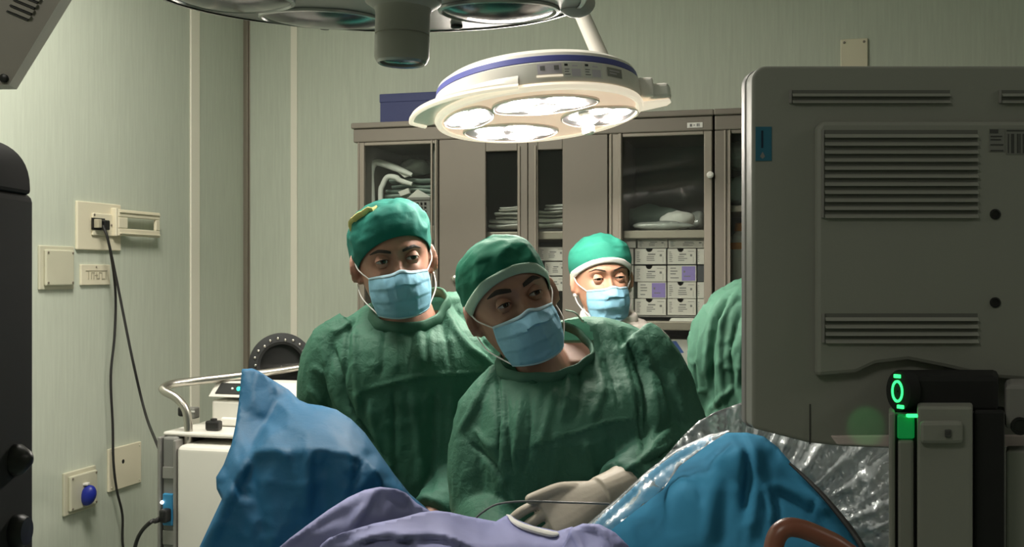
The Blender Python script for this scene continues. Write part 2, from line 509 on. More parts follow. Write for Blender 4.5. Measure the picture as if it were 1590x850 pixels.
for i, (lu, lv, pw) in enumerate(CEIL_LIGHTS):
    t = thing('unseen_ceiling_light', RP(lu, lv, ROOM_H - .05), 'unseen flat square ceiling light panel near the ' + ('corner over the cart' if i == 0 else 'left wall in front' if i == 1 else 'right side over the monitor'), 'ceiling light', None)
    MB().rbox(lu - .32, lu + .32, lv - .32, lv + .32, ROOM_H - .05, ROOM_H - .001).build('light_frame', M['white_plastic'], t, bevel=.006)
    ld = bpy.data.lights.new('lamp_glow', 'AREA'); ld.shape = 'SQUARE'; ld.size = .58; ld.energy = pw; ld.color = (1, .96, .86)
    lo = bpy.data.objects.new('lamp_glow', ld); COL.objects.link(lo); lo.parent = t; lo.location = (0, 0, -.004)


# ================================================================== fittings on the left wall
def LW(px, py, u=0.0):
    v, z = on_left(px, py, u); return RP(u, v, z)


def lrect(x0, x1, y0, y1, u=0.0):
    xm, ym = (x0 + x1) / 2, (y0 + y1) / 2
    v1 = on_left(x0, ym, u)[0]; v0 = on_left(x1, ym, u)[0]
    return v0, v1, on_left(xm, y1, u)[1], on_left(xm, y0, u)[1]


def screws(parent, pts, r=.0035, m_='bronze'):
    for c in pts:
        MB().lathe([(r, 0), (r, .002), (r * .5, .0028)], Matrix.Translation(c) @ E.to_track_quat('Z', 'Y').to_matrix().to_4x4(), 10).build('screw', M[m_], parent)


# big square socket plate
v0, v1, z0, z1 = lrect(116, 184, 315, 389)
t = thing('socket_plate', RP(0, (v0 + v1) / 2, z0), 'large cream square socket plate with black cables plugged in, beside the open flap', 'socket')
cv, cz = (v0 + v1) / 2, (z0 + z1) / 2 + .006
MB().rbox(0, .010, v0, v1, z0, z1).build('plate', M['cream'], t, bevel=.003)
MB().rbox(.010, .017, cv - .056, cv + .045, cz - .036, cz + .036).build('inner_frame', M['cream'], t, bevel=.005)
cv += .020
MB().rbox(.0165, .0185, cv - .034, cv + .032, cz - .018, cz + .020).build('socket_insert', M['black'], t)
MB().rbox(.018, .035, cv + .004, cv + .022, cz - .012, cz + .016).build('plug_pin', M['cream_dim'], t, bevel=.002)
MB().rbox(.018, .040, cv - .032, cv - .006, cz - .018, cz + .014).build('plug', M['black'], t, bevel=.004)
screws(t, [RP(.017, cv - .068, cz), RP(.017, cv + .018, cz + .03)])
# open hinged cover frame beside it
a0, a1, b0, b1 = lrect(184, 248, 328, 368, .03)
f0, f1, g0, g1 = lrect(198, 242, 340, 357, .03)
t = thing('socket_cover_flap', RP(.02, (a0 + a1) / 2, b0), 'cream hinged cover frame swung open, with a rectangular hole', 'socket cover')
fm = MB()
fm.rbox(.020, .032, a0, a1, b0, g0).rbox(.020, .032, a0, a1, g1, b1).rbox(.020, .032, a0, f0, g0, g1).rbox(.020, .032, f1, a1, g0, g1)
fm.build('flap_frame', M['cream'], t, bevel=.003)
MB().rbox(.009, .03, a1, a1 + .012, b0 - .002, b1 + .004).build('hinge', M['cream'], t, bevel=.003)
MB().rbox(.032, .036, a0 + .004, a1 - .004, b1 - .011, b1 - .006).rbox(.032, .036, a0 + .004, a1 - .004, b0 + .006, b0 + .011).build('flap_rib', M['cream'], t, bevel=.001)
# dull square blank cover
v0, v1, z0, z1 = lrect(58, 112, 382, 450)
t = thing('blank_cover_plate', RP(0, (v0 + v1) / 2, z0), 'dull beige square blank cover with four screws, left of the engraved plate', 'wall plate')
MB().rbox(0, .008, v0, v1, z0, z1).build('plate', M['beige'], t, bevel=.003)
MB().rbox(.008, .018, v0 + .012, v1 - .016, z0 + .012, z1 - .012).build('cover', M['beige'], t, bevel=.004)
screws(t, [RP(.018, v, z) for v in (v0 + .02, v1 - .025) for z in (z0 + .021, z1 - .021)])
# small plate with raised marks
v0, v1, z0, z1 = lrect(123, 168, 411, 443)
t = thing('engraved_plate', RP(0, (v0 + v1) / 2, z0), 'small cream rectangular wall plate with faint upright marks below the large socket plate', 'wall plate')
MB().rbox(0, .008, v0, v1, z0, z1).build('plate', M['cream'], t, bevel=.002)
em = MB(); L_ = v1 - v0; H_ = z1 - z0
em.rbox(.008, .0092, v1 - .88 * L_, v1 - .14 * L_, z0 + .68 * H_, z0 + .72 * H_)
for fx in (.22, .32, .40, .50, .58, .68, .82):
    em.rbox(.008, .0092, v1 - (fx + .025) * L_, v1 - fx * L_, z0 + .28 * H_, z0 + (.70 if fx in (.22, .82) else .62) * H_)
for fx, fz in ((.34, .58), (.45, .45), (.52, .3), (.60, .58), (.70, .28)):
    em.rbox(.008, .0092, v1 - (fx + .10) * L_, v1 - fx * L_, z0 + fz * H_, z0 + (fz + .05) * H_)
em.build('engraving', M['cream_dim'], t)
screws(t, [RP(.008, (v0 + v1) / 2, z1 - .008)], .0025)
# lower industrial socket with blue flap
v0, v1, z0, z1 = lrect(96, 145, 729, 795)
t = thing('power_socket', RP(0, (v0 + v1) / 2, z0), 'beige square wall socket with a dark blue plug, low on the left wall', 'socket')
MB().rbox(0, .010, v0, v1, z0, z1).build('plate', M['beige'], t, bevel=.003)
MB().rbox(.010, .022, v0 + .008, v1 - .014, z0 + .012, z1 - .012).build('inner_frame', M['beige'], t, bevel=.004)
c = RP(.022, (v0 + v1) / 2 - .005, (z0 + z1) / 2 - .012)
MB().ball(c + E * .012 + Vector((0, 0, -.003)), (.024, .02, .033), Matrix.Rotation(.35, 3, 'Y')).build('blue_flap', M['blue_plug'], t)
MB().box(c + Vector((0, 0, .032)) + E * .004, (.018, .018, .008)).build('flap_hinge', M['white_plastic'], t, bevel=.002)
screws(t, [RP(.022, v, z) for v in (v0 + .015, v1 - .022) for z in (z0 + .02, z1 - .02)])
# blank plate with one hole
v0, v1, z0, z1 = lrect(166, 216, 692, 757)
t = thing('blank_wall_plate', RP(0, (v0 + v1) / 2, z0), 'plain cream wall plate with one round dark hole, behind the hanging cable', 'wall plate')
MB().rbox(0, .009, v0, v1, z0, z1).build('plate', M['cream'], t, bevel=.002)
MB().lathe([(.007, 0), (.007, .0012), (.004, .0015)], Matrix.Translation(LW(191, 717, .0085)) @ E.to_track_quat('Z', 'Y').to_matrix().to_4x4(), 14).build('hole', M['black'], t)
screws(t, [RP(.009, v, z) for v in (v0 + .012, v1 - .012) for z in (z0 + .012, z1 - .012)], .0025, 'beige')
# cables
tag(MB().tube(catmull([LW(160, 350, .040), LW(169, 378, .055),  LW(179, 450, .03), LW(178, 520, .03), LW(172, 585, .03), LW(175, 660, .03), LW(176, 715, .03), LW(181, 760, .03), LW(190, 800, .03), LW(191, 850, .03), LW(205, 900, .05), LW(215, 1000, .05)], 6), .0042, 8).build('cable', M['black_rubber']),
    'black power cable hanging straight down the left wall in front of the blank plate', 'cable')
tag(MB().tube(catmull([LW(161, 354, .040), LW(168, 374, .055), LW(182, 440, .06), LW(205, 555, .12), LW(225, 640, .16), P(243, 688, 3.0), P(258, 722, 3.04)], 6), .0042, 8).build('cable', M['black_rubber']),
    'black cable slanting from the wall socket down to the back of the white cart', 'cable')
# plate high on the back wall, right
u0, z0 = on_back(1305, 101); u1, z1 = on_back(1347, 60)
z0 -= .03
t = thing('wall_plate', RP((u0 + u1) / 2, 0, z0), 'small cream plate with corner screws on the wall above the monitor', 'wall plate')
MB().rbox(u0, u1, 0, .01, z0, z1).build('plate', M['cream'], t, bevel=.002)
for a in (u0 + .012, u1 - .012):
    for b in (z0 + .012, z1 - .012):
        MB().lathe([(.0045, 0), (.0045, .002), (.002, .003)], Matrix.Translation(RP(a, .01, b)) @ N.to_track_quat('Z', 'Y').to_matrix().to_4x4(), 10).build('screw', M['bronze'], t)

# ================================================================== cabinets
VF = .42


def cu(px, v=VF): return on_back(px, 300, v)[0]
def cz_(px, py, v=VF): return on_back(px, py, v)[1]
def BW(px, py, v): u, z = on_back(px, py, v); return RP(u, v, z)


ztop = cz_(560, 192); zfas = cz_(560, 222)
zsh = [(cz_(1030, 370), cz_(1030, 357)), (cz_(1030, 514), cz_(1030, 500)), (.62, .645), (.12, .15)]
uL, uR = cu(553), cu(1107)
t = thing('instrument_cabinet', RP((uL + uR) / 2, .2, 0), 'wide brown-grey metal cabinet with glass doors along the back wall', 'cabinet')
c = MB()
c.rbox(uL, uL + .018, .005, VF - .02, 0, ztop - .03).rbox(uR - .018, uR, .005, VF - .02, 0, ztop - .03)
c.rbox(uL, uR, .005, VF - .02, .02, .08).rbox(uL, uR, .005, VF - .02, zfas, ztop - .02)
c.build('carcass', M['cab'], t, smooth=False)
MB().rbox(uL + .018, uR - .018, .005, .02, .08, zfas).build('back_panel', M['cab_in'], t, smooth=False)
MB().rbox(cu(672) - .008, cu(672) + .008, .02, VF - .03, .08, zfas).build('divider', M['cab_in'], t, smooth=False)
MB().rbox(cu(955) - .008, cu(955) + .008, .02, VF - .03, .08, zfas).build('divider', M['cab_in'], t, smooth=False)
MB().rbox(uL - .012, uR + .004, .005, VF + .02, ztop - .02, ztop).rbox(uL - .006, uR, VF - .02, VF + .012, zfas, ztop - .02).build('cornice', M['cab'], t, bevel=.004)
MB().rbox(uL, uR, VF - .02, VF + .01, .0, .10).build('plinth', M['cab'], t, bevel=.003)
for a, b in zsh:
    MB().rbox(uL + .018, uR - .018, .02, VF - .03, a, b).build('shelf', M['cab_edge'], t, bevel=.003)


def pane(parent, x0, x1, za, zb, v=VF - .004, name='glass_pane'):
    MB().rbox(x0, x1, v - .002, v + .002, za, zb).build(name, M['glass'], parent, smooth=False)


zd0, zd1 = .10, zfas
# outer glass leaves
def leaf(name, xa, xb, sx, label_lock=None):
    mb = MB(); ra, rb_ = cu(xa), cu(xb)
    mb.rbox(ra, ra + sx[0], VF - .012, VF + .008, zd0, zd1).rbox(rb_ - sx[1], rb_, VF - .012, VF + .008, zd0, zd1)
    mb.rbox(ra + sx[0], rb_ - sx[1], VF - .012, VF + .008, zd0, zd0 + .05).rbox(ra + sx[0], rb_ - sx[1], VF - .012, VF + .008, zd1 - .012, zd1)
    o = mb.build(name, M['cab_edge'], t, bevel=.003)
    pane(o, ra + sx[0], rb_ - sx[1], zd0 + .05, zd1 - .012)
    return o


d1 = leaf('glass_door', 556, 681, (.026, .010))
MB().rbox(cu(557), cu(559.5), VF + .006, VF + .012, zd0, zd1).rbox(cu(670), cu(673), VF + .004, VF + .012, zd0, zd1).rbox(cu(677), cu(680), VF + .004, VF + .014, zd0, zd1).build('edge_profile', M['cab_edge'], d1, bevel=.002)
d4 = leaf('glass_door', 946, 1106, (.044, .026))
MB().rbox(cu(948), cu(951), VF + .006, VF + .014, zd0, zd1).rbox(cu(961), cu(966), VF + .006, VF + .016, zd0, zd1).build('edge_profile', M['cab_edge'], d4, bevel=.002)
# middle leaves: a wide metal side and a narrow glass strip
for xa, xb, ga, gb in ((683, 820, 755, 804), (821, 944, 836, 874)):
    za = zd1 - .045
    mb = MB().rbox(cu(xa), cu(ga), VF - .010, VF + .008, zd0, zd1).rbox(cu(gb), cu(xb), VF - .010, VF + .008, zd0, zd1)
    mb.rbox(cu(ga), cu(gb), VF - .010, VF + .008, za, zd1).rbox(cu(ga), cu(gb), VF - .010, VF + .008, zd0, zd0 + .2)
    o = mb.build('panel_door', M['cab'], t, bevel=.002)
    pane(o, cu(ga), cu(gb), zd0 + .2, za)
    q = (806, 809) if xa < 800 else (831, 834)
    MB().rbox(cu(q[0]), cu(q[1]), VF + .006, VF + .014, zd0, zd1 - .03).build('edge_profile', M['cab_edge'], o, bevel=.002)
    if xa < 800:
        kb = MB().lathe([(.012, 0), (.014, .004), (.009, .010), (.012, .018), (.006, .022)], Matrix.Translation(BW(708, 433, VF + .008)) @ N.to_track_quat('Z', 'Y').to_matrix().to_4x4(), 16)
        kb.build('door_knob', M['steel'], o)
MB().lathe([(.009, 0), (.011, .004), (.011, .010), (.006, .014)], Matrix.Translation(BW(1103, 272, VF + .008)) @ N.to_track_quat('Z', 'Y').to_matrix().to_4x4(), 16).build('door_knob', M['white_plastic'], d4)
ca, cb = on_back(1067, 199, VF + .012), on_back(1091, 190, VF + .012)
tg = MB().rbox(ca[0], cb[0], VF + .012, VF + .014, ca[1], cb[1]).build('name_tag', M['paper'], t, smooth=False)
mk = MB()
for f0, f1, g0, g1 in ((.18, .32, .25, .75), (.42, .50, .40, .60), (.62, .70, .25, .8), (.74, .80, .25, .8), (.2, .3, .4, .5)):
    mk.rbox(ca[0] + f0 * (cb[0] - ca[0]), ca[0] + f1 * (cb[0] - ca[0]), VF + .014, VF + .0148, ca[1] + g0 * (cb[1] - ca[1]), ca[1] + g1 * (cb[1] - ca[1]))
mk.build('tag_marks', M['print'], tg, smooth=False)

# second cabinet, mostly behind the monitor
u2, u3 = cu(1110), cu(1110) + 1.25
zt2 = ztop + .0
t2 = thing('instrument_cabinet', RP((u2 + u3) / 2, .2, 0), 'second metal cabinet, partly hidden behind the big grey monitor', 'cabinet')
c = MB()
c.rbox(u2, u2 + .018, .005, VF - .02, 0, zt2 - .02).rbox(u3 - .018, u3, .005, VF - .02, 0, zt2 - .02).rbox(u2, u3, .005, VF - .02, 0, .08).rbox(u2, u3, .005, VF - .02, zfas, zt2 - .02)
c.build('carcass', M['cab'], t2, smooth=False)
MB().rbox(u2 + .018, u3 - .018, .005, .02, .08, zfas).build('back_panel', M['cab_in'], t2, smooth=False)
MB().rbox(u2 - .002, u3, .005, VF + .02, zt2 - .02, zt2).rbox(u2, u3, VF - .02, VF + .012, zfas, zt2 - .02).build('cornice', M['cab'], t2, bevel=.004)
sh2 = [cz_(1140, 318), cz_(1140, 440), cz_(1140, 540), .5, .1]
for a in sh2:
    MB().rbox(u2 + .018, u3 - .018, .02, VF - .03, a - .022, a).build('shelf', M['cab_edge'], t2, bevel=.003)
for ja, jb in ((u2, u2 + .62), (u2 + .625, u3)):
    mb = MB().rbox(ja, ja + .05, VF - .012, VF + .008, .1, zfas).rbox(jb - .05, jb, VF - .012, VF + .008, .1, zfas)
    mb.rbox(ja + .05, jb - .05, VF - .012, VF + .008, .1, .15).rbox(ja + .05, jb - .05, VF - .012, VF + .008, zfas - .012, zfas)
    o = mb.build('glass_door', M['cab'], t2, bevel=.003)
    pane(o, ja + .05, jb - .05, .15, zfas - .012)
    MB().rbox(ja + .030, ja + .036, VF + .006, VF + .014, .1, zfas).rbox(ja + .044, ja + .050, VF + .006, VF + .014, .1, zfas).build('edge_profile', M['cab_edge'], o, bevel=.002)

# navy board standing on the cabinet
a, b = on_back(590, 183, .25), on_back(700, 142, .25)
t = thing('navy_box', RP((a[0] + b[0]) / 2, .2, ztop), 'flat dark blue box lying on top of the cabinet behind the lit lamp', 'box')
MB().rbox(a[0], b[0], .08, .25, ztop + .001, b[1]).build('box_body', M['navy'], t, bevel=.003)
MB().rbox(a[0] - .002, b[0] + .002, .078, .252, b[1] - .03, b[1] + .002).build('box_lid', M['navy'], t, bevel=.003)


# ------------------------------------------------------------------ things in the cabinets
def lump(name, c, size, m_, label, cat, seed, group=None, amp=.25, flat=True, rot=0, scale=18, base=None):
    c = Vector(c)
    if base is not None: c.z = base + size[2] / 2 + .001
    mb = MB().ball(c, (size[0] / 2, size[1] / 2, size[2] / 2), Matrix.Rotation(-YAW + rot, 3, 'Z'), seg=36)
    me = mb.mesh(name); co = get_co(me); cc = np.array(c)
    d = co - cc
    n_ = 1 + amp * vnoise(co, scale, seed) + amp * .6 * vnoise(co, scale * 2.7, seed + 3)
    co = cc + d * n_[:, None]
    if flat:
        zmin = cc[2] - size[2] / 2; co[:, 2] = np.maximum(co[:, 2], zmin + .001)
    set_co(me, co)
    return tag(link_mesh(name, me, M[m_], None, True, 40), label, cat, group)


def folded(name, x0, x1, y0, y1, v0, v1, m_, label, cat, seed, group=None, layers=3):
    """a stack of folded cloth seen edge-on: rounded layers, wavy"""
    u0, u1 = on_back(x0, y1, v1)[0], on_back(x1, y1, v1)[0]
    z0, z1 = on_back((x0 + x1) / 2, y1, v1)[1], on_back((x0 + x1) / 2, y0, v1)[1]
    mb = MB(); h = (z1 - z0) / layers
    for k in range(layers):
        rings = []
        for i in range(9):
            f = i / 8; u = u0 + f * (u1 - u0)
            zc = z0 + (k + .5) * h; ring = []
            for j in range(16):
                a = 2 * math.pi * j / 16
                ca_, sa = math.cos(a), math.sin(a)
                ring.append(RP(u, (v0 + v1) / 2 + (v1 - v0) / 2 * np.sign(ca_) * abs(ca_) ** .45 - .012 * ((k * 7 + seed) % 3), zc + h * .44 * np.sign(sa) * abs(sa) ** .6))
            rings.append(ring)
        mb.loft(rings)
    me = mb.mesh(name); co = get_co(me)
    co += np.stack([vnoise(co, 16, seed + q) for q in range(3)], 1) * np.array([.004, .006, .005])
    set_co(me, co)
    return tag(link_mesh(name, me, M[m_], None, True, 50), label, cat, group)


# left bay
zsL = cz_(610, 353, .3)
t = thing('shelf_insert', RP(cu(615), .2, zsL), 'grey shelf board in the left bay behind the tall surgeon', 'shelf')
MB().rbox(cu(560) + .0, cu(668), .02, VF - .04, zsL - .018, zsL).build('board', M['cab_edge'], t, bevel=.002)
MB().rbox(cu(560), cu(668), VF - .06, VF - .04, zsL - .05, zsL - .018).build('lip', M['cab_in'], t, bevel=.002)
for k, (dx, nm, lb) in enumerate(((0, 'padded_roll', 'thick pale padded roll bent over like an arch, outermost in the left bay'), (14, 'padded_roll', 'thinner pale padded roll bent inside the larger one in the left bay'))):
    pth = [BW(579 + dx, 350, .31), BW(577 + dx, 300, .31), BW(576 + dx * 1.3, 268 + dx * 1.4, .31), BW(583 + dx * 1.3, 253 + dx * 1.6, .31), BW(600 + dx, 256 + dx * 1.4, .31), BW(622, 264 + dx * 1.2, .305), BW(640, 272 + dx, .30)]
    tag(MB().tube(catmull(pth, 8), [.0135 - .003 * k] * 3 + [.0145 - .003 * k, .008], 14, flat=.9).build(nm, M['linen']), lb, 'padding')
folded('wrapped_pack', 596, 668, 292, 308, .12, .27, 'green_pack', 'grey-green wrapped pack, lower one in the left bay', 'pack', 3, 'wrapped packs in the left bay', 2)
folded('wrapped_pack', 604, 668, 276, 292, .12, .26, 'green_pack', 'grey-green wrapped pack, upper one in the left bay', 'pack', 5, 'wrapped packs in the left bay', 2)
lump('clear_bag', BW(648, 268, .2), (.12, .12, .07), 'bag', 'crumpled clear plastic bag on the wrapped packs in the left bay', 'bag', 9, scale=40, amp=.15, base=on_back(640, 275, .26)[1] + .004)
for k, (pp, lb) in enumerate((([(618, 298), (634, 292), (636, 300), (622, 305)], 'small folded white paper lying left of the basket on the packs'),
                              ([(632, 308), (648, 294), (669, 306), (668, 309)], 'white paper sheet standing up out of the grey basket'),
                              ([(615, 266), (622, 263), (635, 273), (628, 276)], 'small white scrap on the upper wrapped pack'))):
    tag(MB().prism([BW(x, y, .30) for x, y in pp], -N * .012).build('paper_sheet', M['paper'], bevel=.001), lb, 'paper')
# basket
b0, b1 = on_back(634, 334, .37), on_back(668, 309, .37)
t = thing('plastic_basket', RP((b0[0] + b1[0]) / 2, .3, zsL), 'grey plastic basket with square holes in the left bay', 'basket')
mb = MB(); uu0, uu1, bz0, bz1 = b0[0], b1[0], zsL + .001, b1[1]
mb.rbox(uu0, uu1, .365, .372, bz1 - .012, bz1)
mb.rbox(uu0, uu1, .365, .372, bz0, bz1 - .05)
hx = np.linspace(uu0 + .014, uu1 - .010, 5)
mb.rbox(uu0, hx[0], .365, .372, bz1 - .05, bz1 - .012)
for k in range(5): mb.rbox(hx[k] - (.003 if k else 0), hx[k] + .003 if k < 4 else uu1, .365, .372, bz1 - .05, bz1 - .012)
for k in range(2): mb.rbox(hx[0], hx[4], .365, .372, bz1 - .027 - .013 * k, bz1 - .022 - .013 * k)
mb.rbox(uu0, uu0 + .005, .18, .366, bz0, bz1).rbox(uu1 - .005, uu1, .18, .366, bz0, bz1).rbox(uu0, uu1, .18, .186, bz0, bz1).rbox(uu0, uu1, .18, .37, bz0, bz0 + .006)
mb.build('basket_shell', M['basket'], t, smooth=False)
MB().rbox(uu0 - .004, uu1 + .002, .362, .378, bz1 - .004, bz1 + .006).build('basket_rim', M['basket'], t, bevel=.002)

# middle bay linen piles, right bay bags
zs1 = zsh[0][1]
for k, (x0, x1, y0, y1, lb) in enumerate(((757, 818, 340, 353, 'lowest pale folded cloth behind the left glass strip'), (768, 822, 328, 340, 'pale folded cloth in the middle of the pile behind the left glass strip'),
                                          (774, 815, 320, 328, 'top pale folded cloth behind the left glass strip'), (828, 880, 337, 352, 'lowest pale folded cloth behind the right glass strip'),
                                          (826, 884, 326, 337, 'middle pale folded cloth behind the right glass strip'), (846, 882, 316, 326, 'top pale folded cloth behind the right glass strip'))):
    folded('folded_cloth', x0, x1, y0, y1 + (2 if y1 > 350 else 0), .16, .32 + .01 * (k % 3), 'linen', lb, 'cloth', k * 4 + 1, 'folded cloths on the middle shelf', 2)
lump('wrapped_bundle', BW(1012, 338, .12), (.20, .13, .095), 'green_pack', 'grey-green soft bundle in a bag on the upper right shelf', 'bundle', 21, base=zs1)
lump('white_bundle', BW(1051, 336, .255), (.115, .085, .070), 'linen', 'crumpled white bundle on the upper right shelf', 'bundle', 25, amp=.2, base=zs1)
lump('clear_bag', BW(1030, 344, .350), (.20, .045, .030), 'bag', 'flattened clear plastic bag in front of the bundles on the upper right shelf', 'bag', 29, amp=.15, base=zs1)
lump('clear_bag', BW(1082, 343, .12), (.07, .12, .07), 'bag', 'small clear bag at the right end of the upper shelf', 'bag', 33, base=zs1)

# suture cartons
VB = .35


def carton(x0, x1, y0, y1, style, label, v=VB, notch=True, depth=.13):
    (a, za), (b, zb) = on_back(x0, y1, v), on_back(x1, y0, v)
    za = on_back((x0 + x1) / 2, y1, v)[1]; zb = on_back((x0 + x1) / 2, y0, v)[1]
    t = thing('suture_carton', RP((a + b) / 2, v - depth / 2, za), label, 'carton', 'cartons in the cabinet')
    bw = b - a; h = zb - za
    m_ = {'pale': 'carton', 'purple': 'carton', 'dimpurple': 'carton', 'dark': 'carton_dark'}[style]
    f = lambda q, r: RP(a + q * bw, v, za + r * h)
    if notch and bw > .05:   # front with a rounded thumb notch in its upper edge
        cx_ = .46; rr = .11
        prof = [(0, 0), (1, 0), (1, 1), (cx_ + rr, 1)] + [(cx_ + rr * math.cos(math.radians(q)), 1 - .22 * math.sin(math.radians(q))) for q in (30, 60, 90, 120, 150)] + [(cx_ - rr, 1), (0, 1)]
        mb = MB().prism([f(*q) for q in prof], -N * .006).rbox(a, b, v - depth, v - .006, za, zb - .012).rbox(a, b, v - depth, v - depth + .004, za, zb)
        mb.rbox(a, a + .003, v - depth, v - .006, za, zb).rbox(b - .003, b, v - depth, v - .006, za, zb)
    else:
        mb = MB().rbox(a, b, v - depth, v, za, zb)
    mb.build('carton_body', M[m_], t, smooth=False)
    pr = MB(); rnd = random.Random(int(x0 * 7 + y0))

    def pt(q0, q1, r0, r1): pr.rbox(a + q0 * bw, a + q1 * bw, v, v + .0007, za + r0 * h, za + r1 * h)
    if style == 'pale' and bw > .03:
        for r in (.16, .28, .40, .52, .64, .76): pt(.06, .06 + rnd.uniform(.06, .14), r, r + .045)
        if bw > .05:
            for r in (.22, .34, .46): pt(.38, .38 + rnd.uniform(.15, .35), r, r + .05)
            pt(.42, .66, .60, .68); pt(.80, .87, .50, .64); pt(.72, .94, .82, .85)
            pt(.90, .91, .1, .5)
    elif style in ('purple', 'dimpurple'):
        pp = MB().rbox(a + .50 * bw, a + .97 * bw, v, v + .0006, za + .05 * h, za + .95 * h)
        pp.build('purple_label', M['purple'], t, smooth=False)
        for r in (.2, .45, .62, .8): pt(.10, .10 + rnd.uniform(.15, .3), r, r + .06)
        pt(.56, .62, .55, .68); pt(.58, .80, .30, .36)
    if pr.F: pr.build('carton_print', M['print'], t, smooth=False)
    return t


rows = [(464.5, 489.5, 'bottom row'), (438.5, 463.5, 'second row from the bottom'), (412.5, 437.5, 'third row from the bottom'), (386.5, 410.5, 'fourth row from the bottom')]
for r, (ya, yb, rn) in enumerate(rows):
    carton(966, 983.5, ya, yb, 'pale', 'narrow visible end of a pale carton next to the nurse, ' + rn)
    if r == 2: carton(985.5, 1034, ya + .5, yb, 'pale', 'pale carton with thumb notch left of the bright purple carton')
    elif r == 1: carton(990, 1034.5, ya, yb, 'dimpurple', 'pale carton with a dim purple right half, next to the nurse', notch=False)
    else: carton(986, 1034, ya, yb, 'pale', 'pale printed carton with thumb notch right of the nurse, ' + rn)
    if r == 2: carton(1036.5, 1081, ya, yb, 'purple', 'white carton with a bright purple right half', notch=False)
    else: carton(1036.5, 1080.5, ya, yb, 'pale', 'pale printed carton with thumb notch in the right column, ' + rn)
    carton(1083, 1098, ya, yb, 'dark' if r == 2 else 'pale', ('dark end carton right of the bright purple one' if r == 2 else 'narrow pale carton at the cabinet right edge, ' + rn), notch=False)
for x0, x1, lb in ((966, 987, 'small flat carton at the left end under the upper shelf'), (990, 1036.5, 'long flat carton with dark smudge under the upper shelf'), (1038, 1097, 'long plain flat carton at the right under the upper shelf')):
    carton(x0, x1, 371.5, 385.2, 'pale', lb, notch=False)
# stack support: cartons stand on the lower shelf via a riser tray
a0, a1 = cu(966, .34), cu(1098, .34)
zr = on_back(1030, 490, VB)[1]
tag(MB().rbox(a0, a1, .20, .345, zr - .006, zr).rbox(a0, a0 + .01, .20, .30, zsh[1][1], zr - .006).rbox(a1 - .01, a1, .20, .30, zsh[1][1], zr - .006).build('carton_tray', M['cab_in'], smooth=False), 'low grey tray under the stacked cartons in the right bay', 'tray')
tag(MB().prism([BW(1037, 501, .36), BW(1086, 501, .36), BW(1083, 494.5, .36), BW(1042, 494.5, .36)], -N * .12).build('booklet', M['paper'], bevel=.001), 'flat white booklet lying below the carton stack', 'booklet')
for k, (x0, x1, y0, y1) in enumerate(((836, 878, 384, 405), (846, 878, 407, 428), (840, 878, 430, 452))):
    carton(x0, x1, y0, y1, 'pale', ('upper', 'middle', 'lower')[k] + ' pale carton behind the right glass strip beside the leaning surgeon', notch=False)
    carton(x0 - 82, x1 - 82 + 8, y0, y1, 'pale', ('upper', 'middle', 'lower')[k] + ' pale carton behind the left glass strip', notch=False)
# items on the low shelf by the nurse's shoulder
zlow = zsh[2][1] + .001
t = thing('printed_carton', BW(1050, 575, .30), 'white carton with dark blue printing below the shelf at the nurse\'s shoulder', 'carton')
(qa, q0), (qb, q1) = on_back(1034, 590, .33), on_back(1078, 528, .33)
MB().rbox(qa, qb, .12, .33, zlow, q1).build('carton_body', M['paper'], t, smooth=False)
MB().prism([BW(1036, 530, .3305), BW(1050, 530, .3305), BW(1062, 548, .3305), BW(1038, 550, .3305)], N * .001).build('blue_label', M['blue_print'], t, smooth=False)
MB().rbox(qa + .005, qb - .03, .33, .331, cz_(1050, 572, .33), cz_(1050, 562, .33)).build('blue_stripe', M['navy'], t, smooth=False)

# second cabinet contents (narrow strip left of the monitor)
lump('green_pack', BW(1152, 300, .25), (.15, .16, .10), 'green_pack', 'grey-green wrapped pack on the upper shelf of the second cabinet', 'pack', 41, base=sh2[0])
lump('clear_bag', BW(1150, 262, .28), (.13, .12, .10), 'bag', 'crumpled clear bag on top of the pack in the second cabinet', 'bag', 44, amp=.15, base=sh2[0] + .118)
zq = sh2[1] + .001
t = thing('plastic_bottle', BW(1146, 440, .28), 'white bottle with an orange cap in the second cabinet beside the monitor', 'bottle')
bx = on_back(1148, 440, .28)[0]
MB().lathe([(.028, 0), (.030, .004), (.030, .14), (.026, .155), (.014, .165), (.014, .17)], Matrix.Translation(RP(bx, .28, zq)), 24).build('bottle_body', M['white_plastic'], t)
MB().lathe([(.0305, .11), (.0308, .112), (.0308, .13), (.0305, .132)], Matrix.Translation(RP(bx, .28, zq)), 24, cap=False).build('orange_band', M['orange'], t)
MB().lathe([(.016, .17), (.016, .195), (.012, .198)], Matrix.Translation(RP(bx, .28, zq)), 20).build('bottle_cap', M['orange'], t)
t = thing('plastic_bottle', BW(1170, 440, .22), 'plain white bottle behind the orange-capped one in the second cabinet', 'bottle')
bx = on_back(1172, 440, .2)[0]
MB().lathe([(.032, 0), (.034, .004), (.034, .15), (.014, .175), (.014, .18)], Matrix.Translation(RP(bx, .2, zq)), 24).build('bottle_body', M['white_plastic'], t)
MB().lathe([(.016, .18), (.016, .205), (.012, .208)], Matrix.Translation(RP(bx, .2, zq)), 20).build('bottle_cap', M['white_plastic'], t)

# ================================================================== cart at the left
VC = 1.408


def CU(px, v=VC): return on_back(px, 700, v)[0]
def CZ(px, py, v=VC): return on_back(px, py, v)[1]


